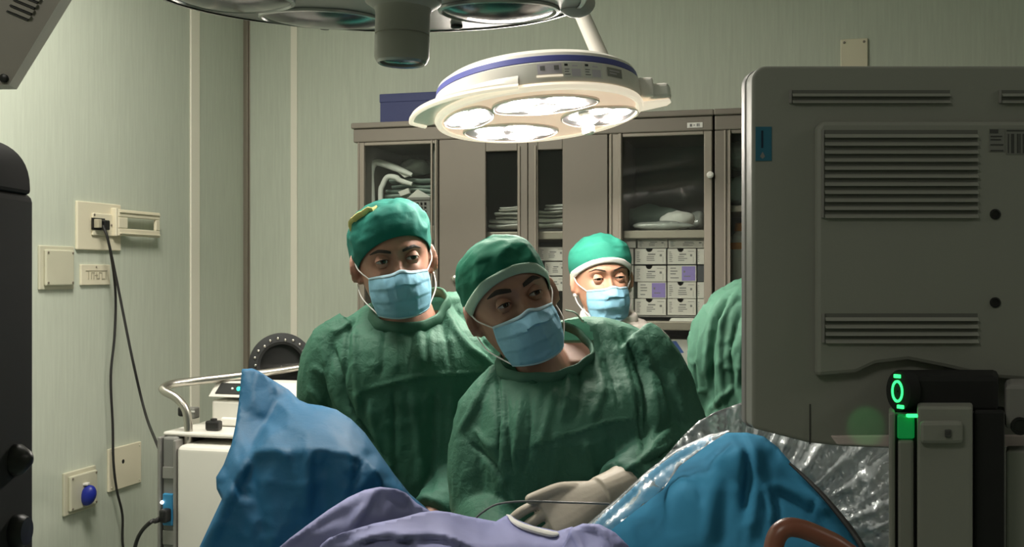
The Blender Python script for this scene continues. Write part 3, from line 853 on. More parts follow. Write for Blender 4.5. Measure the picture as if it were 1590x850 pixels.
zc = CZ(272, 692)
t = thing('equipment_cart', RP(CU(330), VC - .2, 0), 'white equipment cart with a bent tube handle behind the blue drape', 'cart')
u0, u1, u2 = CU(241), CU(272), CU(272) + .52
MB().rbox(u1, u2, VC - .42, VC, .12, zc).build('white_shell', M['cart'], t, bevel=.018, bseg=4)
MB().rbox(u0 + .012, u1 - .008, VC - .40, VC - .015, .12, zc + .018).build('side_column', M['cart_grey'], t, bevel=.006)
MB().rbox(u0, u0 + .010, VC - .40, VC - .008, .12, zc + .018).rbox(u1 - .010, u1 - .001, VC - .40, VC - .004, .12, zc + .012).build('metal_edge', M['dull_steel'], t, bevel=.003)
MB().rbox(u0 + .002, u2, VC - .42, VC - .03, zc + .018, zc + .030).build('top_tray', M['cart'], t, bevel=.006)
a, b = CU(250), CU(266)
bl = MB().rbox(a, b, VC - .016, VC - .006, CZ(258, 818), CZ(258, 768)).build('power_inlet', M['cyan_panel'], t, bevel=.003)
MB().ball(RP(CU(250.5), VC - .003, CZ(250, 781)), .0048, seg=12).build('indicator', M['white_led'], bl)
MB().rbox(CU(249), CU(266), VC - .016, VC - .010, CZ(258, 745), CZ(258, 727)).build('label_plate', M['dull_steel'], t, bevel=.001)
MB().rbox(CU(249), CU(266), VC - .016, VC - .010, CZ(258, 848), CZ(258, 826)).build('label_plate', M['dull_steel'], t, bevel=.001)
hp = [RP(CU(276), VC - .05, zc - .02), RP(CU(276), VC - .05, CZ(276, 665)), RP(CU(272), VC - .05, CZ(272, 640)), RP(CU(258), VC - .05, CZ(258, 622)), RP(CU(239), VC - .05, CZ(239, 611)), RP(CU(234), VC - .06, CZ(233, 606)),
      RP(CU(238), VC - .10, CZ(242, 602)), RP(CU(265), VC - .16, CZ(268, 600)), RP(CU(330), VC - .24, CZ(335, 594)), RP(CU(385), VC - .35, CZ(390, 587)), RP(CU(420), VC - .40, CZ(420, 585)), RP(CU(470), VC - .42, CZ(470, 586))]
MB().tube(catmull(hp, 8), .0115, 14).build('handle_tube', M['steel'], t)
for wx in (u1 + .05, u2 - .05):
    for wv in (VC - .36, VC - .06):
        cs = MB().rbox(wx - .012, wx + .012, wv - .012, wv + .012, .06, .125).build('caster', M['cart_grey'], t, bevel=.003)
        MB().lathe([(.02, -.012), (.05, -.012), (.055, -.006), (.055, .006), (.05, .012), (.02, .012)], Matrix.Translation(RP(wx, wv, .056)) @ E.to_track_quat('Z', 'Y').to_matrix().to_4x4(), 24).build('wheel', M['black_rubber'], cs)
MB().rbox(u0 + .02, u2, VC - .40, VC - .02, .12, .14).build('base', M['cart_grey'], t, bevel=.004)
# knob and clamp on the tray
t = thing('black_knob', BW(333, 694, VC - .10), 'short black ribbed knob lying on the cart tray', 'knob')
kc = RP(CU(332, VC - .08), VC - .08, zc + .031)
MB().box(kc + Vector((0, 0, .013)), (.040, .026, .026), Matrix.Rotation(-YAW, 3, 'Z')).build('knob_body', M['black'], t, bevel=.005)
MB().lathe([(.009, .026), (.009, .031), (.006, .032)], Matrix.Translation(kc), 14).build('knob_cap', M['black_rubber'], t)
t = thing('clamp', BW(296, 670, VC - .3), 'small grey clamp with black screw behind the tube handle', 'clamp')
kc = RP(CU(296, VC - .28), VC - .28, zc + .030)
MB().box(kc + Vector((.004, 0, .016)), (.034, .03, .032), Matrix.Rotation(-YAW, 3, 'Z')).build('clamp_body', M['dull_steel'], t, bevel=.004)
MB().box(kc + Vector((-.024, 0, .020)), (.020, .024, .028), Matrix.Rotation(-YAW, 3, 'Z')).build('clamp_screw', M['black_rubber'], t, bevel=.006)
MB().box(kc + Vector((.006, -.016, .022)), (.024, .003, .005), Matrix.Rotation(-YAW, 3, 'Z')).build('clamp_slot', M['white_plastic'], t)
# inlet plug and its cable
t = thing('power_cable', P(262, 798, 2.75), 'short black cable with a plug in the blue inlet of the cart', 'cable')
pc = RP(CU(259), VC + .008, CZ(259, 800))
MB().box(pc, (.022, .03, .036), Matrix.Rotation(-YAW, 3, 'Z')).build('plug', M['black'], t, bevel=.006)
MB().tube(catmull([pc, pc + Vector((-.02, -.01, -.012)), P(236, 810, 2.72), P(221, 824, 2.74), P(211, 845, 2.76), P(206, 880, 2.78), P(205, 960, 2.8)], 7), [.008, .006, .005, .005, .005], 10).build('cord', M['black_rubber'], t)

# white device on the cart
VD = VC - .16
t = thing('electronic_unit', RP(CU(400, VD), VD - .1, zc + .03), 'white electronic unit with black display strip and green light on the cart', 'medical device')
du0, du1 = CU(326, VD), CU(326, VD) + .30
dz1 = CZ(350, 622, VD)
MB().rbox(du0 + .004, du1, VD - .10, VD, zc + .031, dz1).build('unit_body', M['cart'], t, bevel=.008)
s0, s1 = CZ(350, 617, VD), CZ(350, 594, VD)
hd = MB().prism([RP(du0 - .004, VD + .006, s0), RP(du0 - .004, VD - .10, s0), RP(du0 - .004, VD - .10, s1), RP(du0 + .004, VD - .03, s1)], E * .31)
hd.build('unit_head', M['cart'], t, bevel=.004)
# display strip on the sloped front
sl = (RP(0, VD - .03, s1) - RP(0, VD + .006, s0)); nn = E.cross(sl).normalized()
if nn.dot(N) < 0: nn = -nn
def slp(px, f, off): return RP(CU(px, VD), VD + .006, s0) + sl * f + nn * off
ds = MB().prism([slp(334, .2, .0005), slp(378, .2, .0005), slp(378, .85, .0005), slp(337, .85, .0005)], nn * .002).build('display_strip', M['black'], t, smooth=False)
for px, r, m_ in ((368, .0065, 'teal_led'), (358, .004, 'white_plastic')):
    MB().ball(slp(px, .5, .003), (r, r, r), seg=12).build('indicator', M[m_], ds)
MB().rbox(CU(345, VD), CU(420, VD), VD, VD + .01, zc + .032, CZ(350, 648, VD)).build('front_recess', M['white_plastic'], t, bevel=.006)
# black ring standing on the unit
VR = VD - .150
rc = RP(CU(437, VR), VR, CZ(437, 567, VR))
t = thing('ring_gauge', (rc.x, rc.y, zc + .03), 'round black ring with silver studs standing behind the white unit on the cart', 'medical device')
face = (Vector((0, 0, EYE)) - rc); face.z = 0; face = Matrix.Rotation(.05, 3, 'Z') @ face.normalized()
Mr = Matrix.Translation(rc) @ face.to_track_quat('Z', 'Y').to_matrix().to_4x4()
MB().lathe([(.060, -.012), (.086, -.012), (.092, -.006), (.092, .006), (.084, .014), (.068, .017), (.060, .012)], Mr, 56, cap=False).build('ring', M['left_dark'], t)
MB().lathe([(.063, -.012), (.063, -.004), (.02, -.002), (.0005, -.002)], Mr, 48).build('disc', M['black'], t)
for k in range(14):
    a = math.radians(-15 + k * 210 / 13)
    rr = .078 if k % 3 else .073
    MB().ball(Mr @ Vector((rr * math.cos(a), rr * math.sin(a), .016)), (.004, .004, .004), seg=10).build('stud', M['steel'], t)
MB().ball(Mr @ Vector((0, -.006, 0)), (.0035, .0035, .0035), seg=10).build('centre_pin', M['steel'], t)
MB().rbox(CU(425, VR), CU(449, VR), VR - .02, VR + .02, zc + .031, rc.z - .085).build('ring_foot', M['black'], t, bevel=.005)

# ================================================================== lit surgical lamp
LC = P(837, 180, 2.45)
ML = Matrix.Translation(LC) @ (Matrix.Rotation(math.radians(-4.8), 4, 'Y') @ Matrix.Rotation(math.radians(-6.2), 4, 'X'))
t = thing('surgical_lamp', LC, 'round white surgical lamp, switched on, hanging before the cabinet on a pale arm', 'surgical lamp')
RL = .240
sh = MB()
sh.lathe([(RL * .5, .004), (RL - .012, .003), (RL - .006, .004), (RL - .003, .012), (RL - .004, .052), (RL - .010, .056)], ML, 72, cap=False)
sh.build('lamp_shell', M['lamp_white'], t)
MB().lathe([(RL - .009, .054), (RL - .006, .056), (RL - .008, .068), (RL - .012, .070)], ML, 72, cap=False).build('blue_band', M['lamp_blue'], t)
MB().lathe([(RL - .010, .069), (RL - .012, .076), (RL - .03, .088), (RL - .09, .098), (.03, .102), (.001, .102)], ML, 72, cap=False).build('lamp_cover', M['lamp_white'], t)
MB().lathe([(RL - .016, .004), (RL - .016, -.004), (RL - .010, -.007), (RL - .002, -.005), (RL + .001, .002), (RL - .002, .008)], ML, 72, cap=False).build('lens_rim', M['lamp_rim'], t)
MB().lathe([(RL - .014, -.001), (.001, -.001)], ML, 72, cap=False).build('lens_plate', M['lamp_face'], t)
# four clusters of lit cells
clus = [((-42, 84), .122, .66), ((96, 24), .088, 1.05), ((4, -72), .120, .62), ((-108, -30), .090, .62)]
px2m = RL / 162
for (bx, by), cr, asp in clus:
    cx_, cy_ = bx * px2m, by * px2m
    ang = math.atan2(cy_, cx_)
    tang = Matrix.Rotation(ang + math.pi / 2, 4, 'Z')
    Mc = ML @ Matrix.Translation((cx_, cy_, 0)) @ tang
    # rounded pod with its rim
    def outline(r, a_=asp): return [(r * math.cos(q) * (1 + .06 * math.cos(3 * q)), r * a_ * math.sin(q)) for q in np.linspace(0, 2 * math.pi, 40, endpoint=False)]
    pod = MB().loft([[Mc @ Vector((x, y, z)) for x, y in outline(cr * f)] for f, z in ((1.0, -.001), (1.0, -.006), (.97, -.0075), (.95, -.006))], cap=False).build('pod_rim', M['lamp_white'], t)
    MB().prism([Mc @ Vector((x, y, -.0045)) for x, y in outline(cr * .955)], (ML.to_3x3() @ Vector((0, 0, .0015)))).build('reflector', M['lamp_lilac'], pod, smooth=False)
    k0 = cr * .285
    for q in range(5):
        a = 2 * math.pi * q / 5 + .3
        rr = cr * .57
        Md = Mc @ Matrix.Translation((rr * math.cos(a), rr * asp * math.sin(a) * .96, -.0062))
        el = [(k0 * math.cos(b) * .97, k0 * min(asp, .85) * math.sin(b) * .98) for b in np.linspace(0, 2 * math.pi, 24, endpoint=False)]
        MB().prism([Md @ Vector((x, y, 0)) for x, y in el], ML.to_3x3() @ Vector((0, 0, .0012))).build('lit_cell', M['led'], pod, smooth=False)
hx, hy = 74 * px2m, -4 * px2m
MB().lathe([(.020, -.001), (.020, -.008), (.013, -.012), (.012, -.034), (.015, -.036), (.015, -.050), (.011, -.054)], ML @ Matrix.Translation((hx, hy, 0)), 24).build('centre_handle', M['lamp_white'], t)
# crescent grip rail on the left
rail = MB(); top = []; bot = []; path = []
for q in np.linspace(0, 1, 30):
    a = math.radians(259 - 84 * q); ro = RL + .004 + .050 * math.sin(min(1, q * 1.15) * math.pi / 2) ** 1.3
    if q > .9: ro -= (q - .9) * .28
    ri = RL - .004
    path.append(ML @ Vector((ro * math.cos(a), ro * math.sin(a), .004)))
    rail_r = [Vector((ri * math.cos(a), ri * math.sin(a), .008)), Vector((ro * math.cos(a), ro * math.sin(a), .004)), Vector((ro * math.cos(a), ro * math.sin(a), .014)), Vector((ri * math.cos(a), ri * math.sin(a), .030))]
    top.append([ML @ v for v in rail_r])
rail.loft(top)
rb = rail.build('grip_rail', M['lamp_white'], t)
MB().tube(path, .0055, 10).build('rail_edge', M['lamp_rim'], rb)
# hinge at the right
hj = MB()
hj.prism([ML @ Vector(v) for v in ((RL - .012, -.05, .012), (RL + .024, -.045, .012), (RL + .022, .045, .012), (RL - .012, .05, .012))], ML.to_3x3() @ Vector((0, 0, .046)))
hj.build('hinge_block', M['lamp_white'], t, bevel=.007, bseg=3)
hj = MB().prism([ML @ Vector(v) for v in ((RL + .010, -.038, .008), (RL + .060, -.028, .010), (RL + .068, 0, .010), (RL + .060, .028, .010), (RL + .010, .038, .008))], ML.to_3x3() @ Vector((0, 0, .038)))
hj.build('hinge_arm', M['lamp_white'], t, bevel=.010, bseg=3)
MB().prism([ML @ Vector(v) for v in ((RL - .02, -.04, -.003), (RL + .06, -.022, .004), (RL + .066, 0, .004), (RL + .06, .022, .004), (RL - .02, .04, -.003))], ML.to_3x3() @ Vector((0, 0, .006))).build('hinge_foot', M['lamp_rim'], t, bevel=.002)
# arm to the ceiling
a0 = P(938, 100, 2.47); a1 = P(894, 0, 2.47); a2 = a0 + (a1 - a0) * ((ROOM_H - .05 - a0.z) / (a1.z - a0.z))
MB().tube([a0 - (a1 - a0) * .08, a0, a1, a2], [.0195, .0195, .0175, .0175], 20).build('arm', M['lamp_white'], t, ang=60)
MB().lathe([(.09, ROOM_H - .06), (.10, ROOM_H - .05), (.10, ROOM_H - .001)], Matrix.Translation((a2.x, a2.y, 0)), 32).build('ceiling_mount', M['lamp_white'], t)


def wallpatch(name, x0, x1, z0, z1, m_, parent, off=.0008):
    q0, q1 = [-math.pi / 2 + math.asin((x - 837) * px2m / RL) for x in (x0, x1)]
    G = [[ML @ Vector(((RL - .0032 + off) * math.cos(q), (RL - .0032 + off) * math.sin(q), z)) for q in np.linspace(q0, q1, 10)] for z in (z0, z1)]
    return MB().grid(G).build(name, M[m_], parent, fix=False)


p1 = wallpatch('icon_panel', 834, 869, .026, .048, 'lamp_lilac', t)
wallpatch('icon', 838, 845, .034, .044, 'print', p1, .0014); wallpatch('icon', 858, 865, .034, .044, 'print', p1, .0014)
wallpatch('panel_ledge', 832, 870, .020, .024, 'lamp_rim', t, .002)
for x0 in (872, 902):
    p2 = wallpatch('rating_label', x0, x0 + 27, .018, .050, 'white_plastic', t)
    mk = [(x0 + 1, x0 + 6, .042, .047, 'black'), (x0 + 1, x0 + 8, .034, .036, 'print'), (x0 + 1, x0 + 7, .029, .031, 'print'), (x0 + 1, x0 + 9, .023, .025, 'print'), (x0 + 11, x0 + 24, .020, .036, 'lamp_lilac'), (x0 + 12, x0 + 20, .041, .044, 'lamp_lilac')]
    for q in mk: wallpatch('label_print', *q[:4], M and q[4], p2, .0014)
p3 = wallpatch('type_plate', 937, 960, .026, .046, 'dull_steel', t)
wallpatch('plate_print', 940, 956, .038, .040, 'lamp_lilac', p3, .0014); wallpatch('plate_print', 940, 951, .032, .034, 'lamp_lilac', p3, .0014)

# ================================================================== dark surgical lamp overhead
DC = P(572, -3, 1.4)
MD = Matrix.Translation(DC) @ (Matrix.Rotation(math.radians(1.0), 4, 'Y') @ Matrix.Rotation(math.radians(4.2), 4, 'X'))
RD = .290
t = thing('surgical_lamp', DC, 'large dark surgical lamp, switched off, cut by the top edge, with a grey camera handle', 'surgical lamp')
MB().lathe([(.001, 0), (RD - .012, 0), (RD - .004, .003), (RD, .010), (RD - .002, .03), (RD - .03, .06), (RD - .12, .085), (.03, .09), (.001, .09)], MD, 80, cap=False).build('lamp_shell', M['dark_shell'], t)
MB().lathe([(RD - .010, -.0015), (RD - .004, -.001), (RD + .0005, .006), (RD, .012)], MD, 80, cap=False).build('rim_edge', M['lens_edge'], t)
for k, a in enumerate((174, 118, 24, 238, 302)):
    Mp = MD @ Matrix.Rotation(math.radians(a), 4, 'Z') @ Matrix.Translation((.185, 0, 0))
    ol = [(.078 * math.cos(q), .088 * math.sin(q) * (1 + .12 * math.cos(q))) for q in np.linspace(0, 2 * math.pi, 48, endpoint=False)]
    pr = MB().loft([[Mp @ Vector((x * f, y * f, z)) for x, y in ol] for f, z in ((1.06, -.0005), (1.05, -.004), (1.0, -.005), (.99, -.002))], cap=False).build('pod_rim', M['lens_edge'], t)
    rings = [[Mp @ Vector((x * f, y * f, -.002 - .012 * (1 - f * f))) for x, y in ol] for f in (1.0, .8, .6, .4, .2, .01)]
    MB().loft(rings, cap=False).build('pod_glass', M['lens'], pr)
hd = MD @ Matrix.Translation((.046, 0, 0)) @ Matrix.Rotation(math.radians(-2), 4, 'X')
hc = MD @ Vector((.046, 0, 0))
Mh = Matrix.Translation(hc) @ Matrix.Rotation(math.radians(1.5), 4, 'Y')
h1 = MB().lathe([(.052, .004), (.050, -.006), (.038, -.014), (.036, -.020), (.036, -.048)], Mh, 40).build('camera_handle', M['dark_handle'], t)
MB().lathe([(.0345, -.047), (.0345, -.0495), (.0362, -.050), (.0362, -.078), (.033, -.084), (.029, -.085), (.029, -.080)], Mh, 40, cap=False).build('handle_collar', M['dark_handle'], h1)
MB().lathe([(.0305, -.082), (.020, -.084), (.001, -.0845)], Mh, 40, cap=False).build('camera_lens', M['lens'], h1)
MB().lathe([(.0335, -.0835), (.031, -.0865), (.0285, -.0848)], Mh, 40, cap=False).build('lens_ring', M['lens_edge'], h1)
for bx, by in ((-.10, .24), (.105, .21), (.01, .26)):
    MB().lathe([(.009, .001), (.009, -.004), (.006, -.006)], MD @ Matrix.Translation((bx, by, 0)), 16).build('fixing_cap', M['black'], t)
MB().ball(MD @ Vector((RD - .012, .065, .010)), (.026, .026, .020), seg=24).build('side_knob', M['dark_handle'], t)
MB().tube([DC + Vector((0, 0, .08)), DC + Vector((.02, 0, .5)), (DC.x + .02, DC.y, ROOM_H - .002)], .03, 20).build('arm', M['dark_shell'], t)
MB().lathe([(.09, ROOM_H - .06), (.10, ROOM_H - .05), (.10, ROOM_H - .001)], Matrix.Translation((DC.x + .02, DC.y, 0)), 32).build('ceiling_mount', M['dark_shell'], t)

# ================================================================== grey housing, top left
t = thing('ceiling_housing', P(-40, 60, 1.3), 'grey louvred equipment housing cut by the top left corner', 'medical device')
fr = [P(-210, 138, 1.24), P(16, 138, 1.24), P(24, 122, 1.24), P(170, -110, 1.24), P(-110, -110, 1.24)]
fr = [P(-210, 132, 1.24), P(14, 132, 1.24), P(172, -130, 1.24), P(-110, -130, 1.24)]
bk = [P(-212, 139, 1.30), P(26, 139, 1.30), P(192, -130, 1.30), P(-112, -130, 1.30)]
mb = MB().add(fr + bk, [(0, 1, 2, 3), (7, 6, 5, 4), (0, 4, 5, 1), (2, 6, 7, 3), (3, 7, 4, 0)], 0)
mb.add([fr[1], fr[2], bk[2], bk[1]], [(0, 1, 2, 3)], 1)
me = mb.build('housing_shell', [M['arm_grey'], M['arm_lit']], t, smooth=False)
lv = MB()
for k in range(4):
    x0, y0 = 9 + 5 * k * 1.0, 22 - 9 * k
    lv.prism([P(x0, y0 - 4, 1.238), P(x0 + 33, y0 + 10, 1.238), P(x0 + 36, y0 + 7, 1.238), P(x0 + 3, y0 - 7, 1.238)], (0, .003, 0), 0)
    lv.prism([P(x0 + 2, y0 - 6.5, 1.236), P(x0 + 36, y0 + 7.5, 1.236), P(x0 + 39, y0 + 3, 1.236), P(x0 + 5, y0 - 11, 1.236)], (0, .004, 0), 1)
lv.build('louvre', [M['black'], M['arm_grey']], t, smooth=False)
MB().lathe([(.005, 0), (.005, .003), (.003, .004)], Matrix.Translation(P(7, 122, 1.24)) @ Vector((0, -1, 0)).to_track_quat('Z', 'Y').to_matrix().to_4x4(), 12).build('screw', M['black'], t)
mt = P(30, -128, 1.27)
MB().tube([mt - Vector((0, 0, .01)), (mt.x, mt.y, ROOM_H - .002)], .025, 16).build('hanger', M['arm_grey'], t)

# ================================================================== dark column at the left edge
DLc = .85


def XL(px, d): return (px - CX) / F_PX * d
def ZL(py, d): return EYE - (py - CY) / F_PX * d


t = thing('equipment_tower', (XL(-40, DLc), DLc + .04, 0), 'charcoal equipment tower cut by the left edge, with two dark knobs', 'medical device')
MB().box(((XL(-140, DLc) + XL(47, DLc + .09)) / 2, DLc + .05, (ZL(287, DLc) + .06) / 2), (XL(47, DLc + .09) - XL(-140, DLc), .10, ZL(287, DLc) - .06)).build('tower_body', M['left_dark'], t, bevel=.008, bseg=3)
arc = [P(-130 - 60, 292, DLc + .01)] + [P(-45 - 60 + 85 * math.cos(q) * (1 if math.cos(q) > 0 else 1), 285 - 88 * math.sin(q) ** .8, DLc + .01) for q in np.linspace(math.pi, 0.02, 24)] + [P(-20, 292, DLc + .01)]
cp = MB().prism(arc, (0, .08, 0)).build('tower_cap', M['left_dark2'], t, bevel=.004)
arc2 = [P(-145, 290, DLc + .006)] + [P(-90 + 52 * math.cos(q), 285 - 50 * math.sin(q), DLc + .006) for q in np.linspace(math.pi, 0.02, 20)] + [P(-38, 290, DLc + .006)]
MB().prism(arc2, (0, .006, 0)).build('cap_recess', M['black'], cp)
kz = ZL(718, DLc + .05)
MB().lathe([(.006, -.006), (.014, 0), (.013, .006), (.006, .014), (.001, .016)], Matrix.Translation((XL(47, DLc + .09) , DLc + .06, kz)) @ Vector((1, 0, .12)).to_track_quat('Z', 'Y').to_matrix().to_4x4(), 20).build('knob', M['black'], t)
kz = ZL(830, DLc + .05)
MB().lathe([(.014, -.006), (.0145, .006), (.012, .011), (.001, .012)], Matrix.Translation((XL(47, DLc + .09), DLc + .06, kz)) @ Vector((1, 0, 0)).to_track_quat('Z', 'Y').to_matrix().to_4x4(), 20).build('knob', M['black'], t)
MB().box((XL(-45, DLc), DLc + .06, .03), (.34, .34, .06)).build('tower_base', M['left_dark2'], t, bevel=.01)

# ================================================================== big monitor seen from behind
DM = 1.25
t = thing('monitor', P(1580, 690, DM + .02), 'large dark grey monitor seen from behind with vent slots, at the right', 'monitor')


def arcpts(cx, cy, r, a0, a1, n=8): return [(cx + r * math.cos(math.radians(a0 + (a1 - a0) * i / n)), cy - r * math.sin(math.radians(a0 + (a1 - a0) * i / n))) for i in range(n + 1)]


out = arcpts(1190, 124, 22, 180, 90) + arcpts(1985, 124, 22, 90, 0) + [(2007, 660), (1990, 688), (1800, 695), (1590, 698), (1385, 697), (1310, 694), (1255, 688), (1185, 670)] + arcpts(1178, 658, 10, 250, 180, 4)
MB().prism([P(x, y, DM) for x, y in out], (0, .038, 0)).build('rear_shell', M['mon'], t, bevel=.004, bseg=3)
fo = [(1587 + (x - 1587) * 1.0 * DM / (DM + .05) * 1.0 * (DM + .05) / DM, y) for x, y in out]
fr_ = [Vector((P(x, y, DM).x + (-.0015 if x < 1500 else .0015), DM + .032, P(x, y, DM).z + (.0015 if y < 400 else -.0015))) for x, y in out]
MB().prism(fr_, (0, .022, 0)).build('front_frame', M['mon_edge'], t, bevel=.003)
scr = [Vector((p.x + (.012 if p.x < P(1587, 0, DM).x else -.012), DM + .0535, p.z + (-.012 if p.z > P(0, 400, DM).z else .012))) for p in fr_]
MB().prism(scr, (0, .002, 0)).build('screen', M['lens'], t, smooth=False)
# raised middle housing
rp = [(1268, 200), (1276, 188), (1900, 188), (1908, 200), (1908, 560), (1890, 590), (1600, 592), (1540, 588), (1470, 572), (1410, 560), (1360, 566), (1330, 580), (1268, 585)]
MB().prism([P(x, y, DM - .012) for x, y in rp], (0, .014, 0)).build('raised_housing', M['mon'], t, bevel=.005, bseg=2)


def grille(x0, x1, y0, y1, n, d, parent=t):
    mb = MB(); h = (y1 - y0) / n
    mb.prism([P(x, y, d - .0006) for x, y in ((x0, y0), (x0, y1), (x1, y1), (x1, y0))], (0, .002, 0), 0)
    for k in range(n):
        ya = y0 + (k + .45) * h; yb = y0 + (k + 1.0) * h
        a, b, c, e = P(x0, ya, d), P(x1, ya, d), P(x1, yb, d), P(x0, yb, d)
        ins = Vector((0, -.0045, 0))
        mb.add([a, b, c + ins, e + ins, e, c], [(0, 1, 2, 3), (3, 2, 5, 4), (0, 3, 4), (1, 5, 2)], 1)
    o = mb.build('vent_grille', [M['mon_slot'], M['mon']], parent, smooth=False)
    MB().prism([P(x, y, d) for x, y in ((x0 - 5, y0), (x0 - 5, y1), (x0 - 1, y1), (x0 - 1, y0))], (0, -.003, 0)).build('grille_edge', M['mon_edge'], o, bevel=.0008)
    return o


grille(1230, 1475, 140, 161, 2, DM); grille(1555, 1800, 140, 161, 2, DM)
grille(1280, 1518, 202, 339, 11, DM - .012); grille(1281, 1518, 487, 533, 4, DM - .012)
for y in (333, 470):
    MB().lathe([(.0062, 0), (.0062, .0015), (.0045, .002), (.004, .0008)], Matrix.Translation(P(1545, y, DM - .012)) @ Vector((0, -1, 0)).to_track_quat('Z', 'Y').to_matrix().to_4x4(), 18).build('screw', M['black'], t)
st = MB().prism([P(x, y, DM - .0002) for x, y in ((1173, 197), (1173, 250), (1198, 250), (1198, 197))], (0, -.0008, 0)).build('blue_sticker', M['sticker_blue'], t, smooth=False)
sm = MB()
sm.prism([P(x, y, DM - .001) for x, y in ((1182, 203), (1182, 230), (1185, 230), (1185, 203))], (0, -.0004, 0))
sm.build('sticker_bar', M['lens'], st, smooth=False)
MB().prism([P(x, y, DM - .001) for x, y in ((1184, 236), (1180, 243), (1184, 247), (1188, 243))], (0, -.0004, 0)).build('sticker_mark', M['mon_edge'], st, smooth=False)
for x0, x1, y0, y1, style in ((1536, 1560, 200, 236, 0), (1562, 1640, 200, 240, 1)):
    st = MB().prism([P(x, y, DM - .0121) for x, y in ((x0, y0), (x0, y1), (x1, y1), (x1, y0))], (0, -.0005, 0)).build('rating_label', M['sticker_grey'], t, smooth=False)
    pm = MB()
    def ln(a, b, c, d_): pm.prism([P(x, y, DM - .0127) for x, y in ((a, c), (a, d_), (b, d_), (b, c))], (0, -.0003, 0))
    if style == 0:
        ln(1537, 1550, 201, 207)
        for y in (211, 216, 224, 233): ln(1538, 1538 + 16 + (y % 3) * 2, y, y + 2)
    else:
        ln(1563, 1590, 202, 204)
        for k, x in enumerate((1565, 1570, 1573, 1579, 1583, 1588, 1600)): ln(x, x + 1.6 + k % 2, 208, 238)
    pm.build('label_print', M['mon_dark'], st, smooth=False)
MB().prism([P(x, y, DM - .0025) for x, y in ((1290, 677), (1300, 691), (1385, 695), (1800, 696), (1800, 676), (1385, 676))], (0, .004, 0)).build('bottom_rail', M['mon_pink'], t, bevel=.002)
MB().prism([P(x, y, DM - .001) for x, y in ((1257, 628), (1257, 690), (1259, 690), (1259, 628))], (0, .002, 0)).build('shell_seam', M['mon_dark'], t, smooth=False)

# ---- stand
t = thing('monitor_stand', (XL(1470, 1.18), 1.2, 0), 'grey column stand with a glowing green power ring carrying the monitor', 'stand')


def column(name, fp, y0, y1, m_, z_=None, bevel=.003, parent=None):
    za = ZL(y0, fp[0][1]); zb = z_ if z_ is not None else ZL(y1, fp[0][1])
    return MB().prism([(XL(px, d), d, zb) for px, d in fp], (0, 0, za - zb)).build(name, M[m_], parent or t, bevel=bevel)


column('column_body', [(1424, 1.13), (1510, 1.13), (1511, 1.20), (1424, 1.20)], 632, 0, 'mon', .1)
column('side_rail', [(1380, 1.135), (1390, 1.135), (1390, 1.18), (1380, 1.18)], 640, 0, 'mon', .1)
column('slim_panel', [(1394, 1.137), (1419, 1.137), (1419, 1.19), (1394, 1.19)], 684, 0, 'mon', .1)
column('back_rail', [(1386, 1.150), (1560, 1.150), (1560, 1.21), (1386, 1.21)], 642, 0, 'mon_dark', .1)
column('dark_side', [(1512, 1.145), (1559, 1.145), (1559, 1.155), (1512, 1.155)], 638, 0, 'left_dark2', .1)
hb = column('mount_block', [(1386, 1.165), (1550, 1.165), (1550, DM - .006), (1386, DM - .006)], 584, 642, 'left_dark2', None, .006)
column('latch_block', [(1428, 1.122), (1495, 1.122), (1495, 1.14), (1428, 1.14)], 655, 690, 'mon', None, .004)
column('latch_button', [(1467, 1.119), (1477, 1.119), (1477, 1.125), (1467, 1.125)], 668, 680, 'mon_dark', None, .001)
column('light_guide', [(1393, 1.137), (1420, 1.137), (1420, 1.19), (1393, 1.19)], 646, 682, 'green_lens', None, .002)
# power ring on the slanted face of the block
bn = Vector((-.80, -.60, 0)); bc = P(1394, 608, 1.158)
MBk = Matrix.Translation(bc) @ bn.to_track_quat('Z', 'Y').to_matrix().to_4x4()
MB().lathe([(.022, -.02), (.022, -.001), (.018, 0), (.001, 0)], MBk @ Matrix.Scale(.68, 4, (1, 0, 0)), 32, cap=False).build('button_boss', M['left_dark2'], hb)
ring = [(r * 1.0, z) for r, z in ((.0085, .0), (.0085, .002), (.0108, .002), (.0108, 0))]
MB().lathe(ring, MBk @ Matrix.Scale(1.12, 4, (0, 1, 0)) @ Matrix.Scale(.62, 4, (1, 0, 0)), 36, cap=False).build('power_ring', M['green_led'], hb)
for sy, sx in ((.0165, 0), (-.0165, .004)):
    MB().box(MBk @ Vector((sx, sy, .001)), (.008, .004, .0022), MBk.to_3x3()).build('ring_light', M['green_led'], hb, bevel=.0006)
# unseen green spot, added to imitate the LED's reflection on the monitor's back
ld = bpy.data.lights.new('reflection_spot', 'SPOT'); ld.energy = .05; ld.color = (.03, 1, .2); ld.spot_size = math.radians(28); ld.spot_blend = .5; ld.shadow_soft_size = .004
lo = bpy.data.objects.new('reflection_spot', ld); COL.objects.link(lo); lo.parent = hb
gp = Vector((XL(1378, 1.15), 1.15, ZL(636, 1.15))); lo.location = gp - ROOTLOC[hb.name]
lo.rotation_euler = (P(1345, 662, DM) - gp).to_track_quat('-Z', 'Y').to_euler()
MB().box(P(1421, 646, 1.134), (.018, .006, .0035)).build('status_light', M['green_led'], hb, bevel=.001)
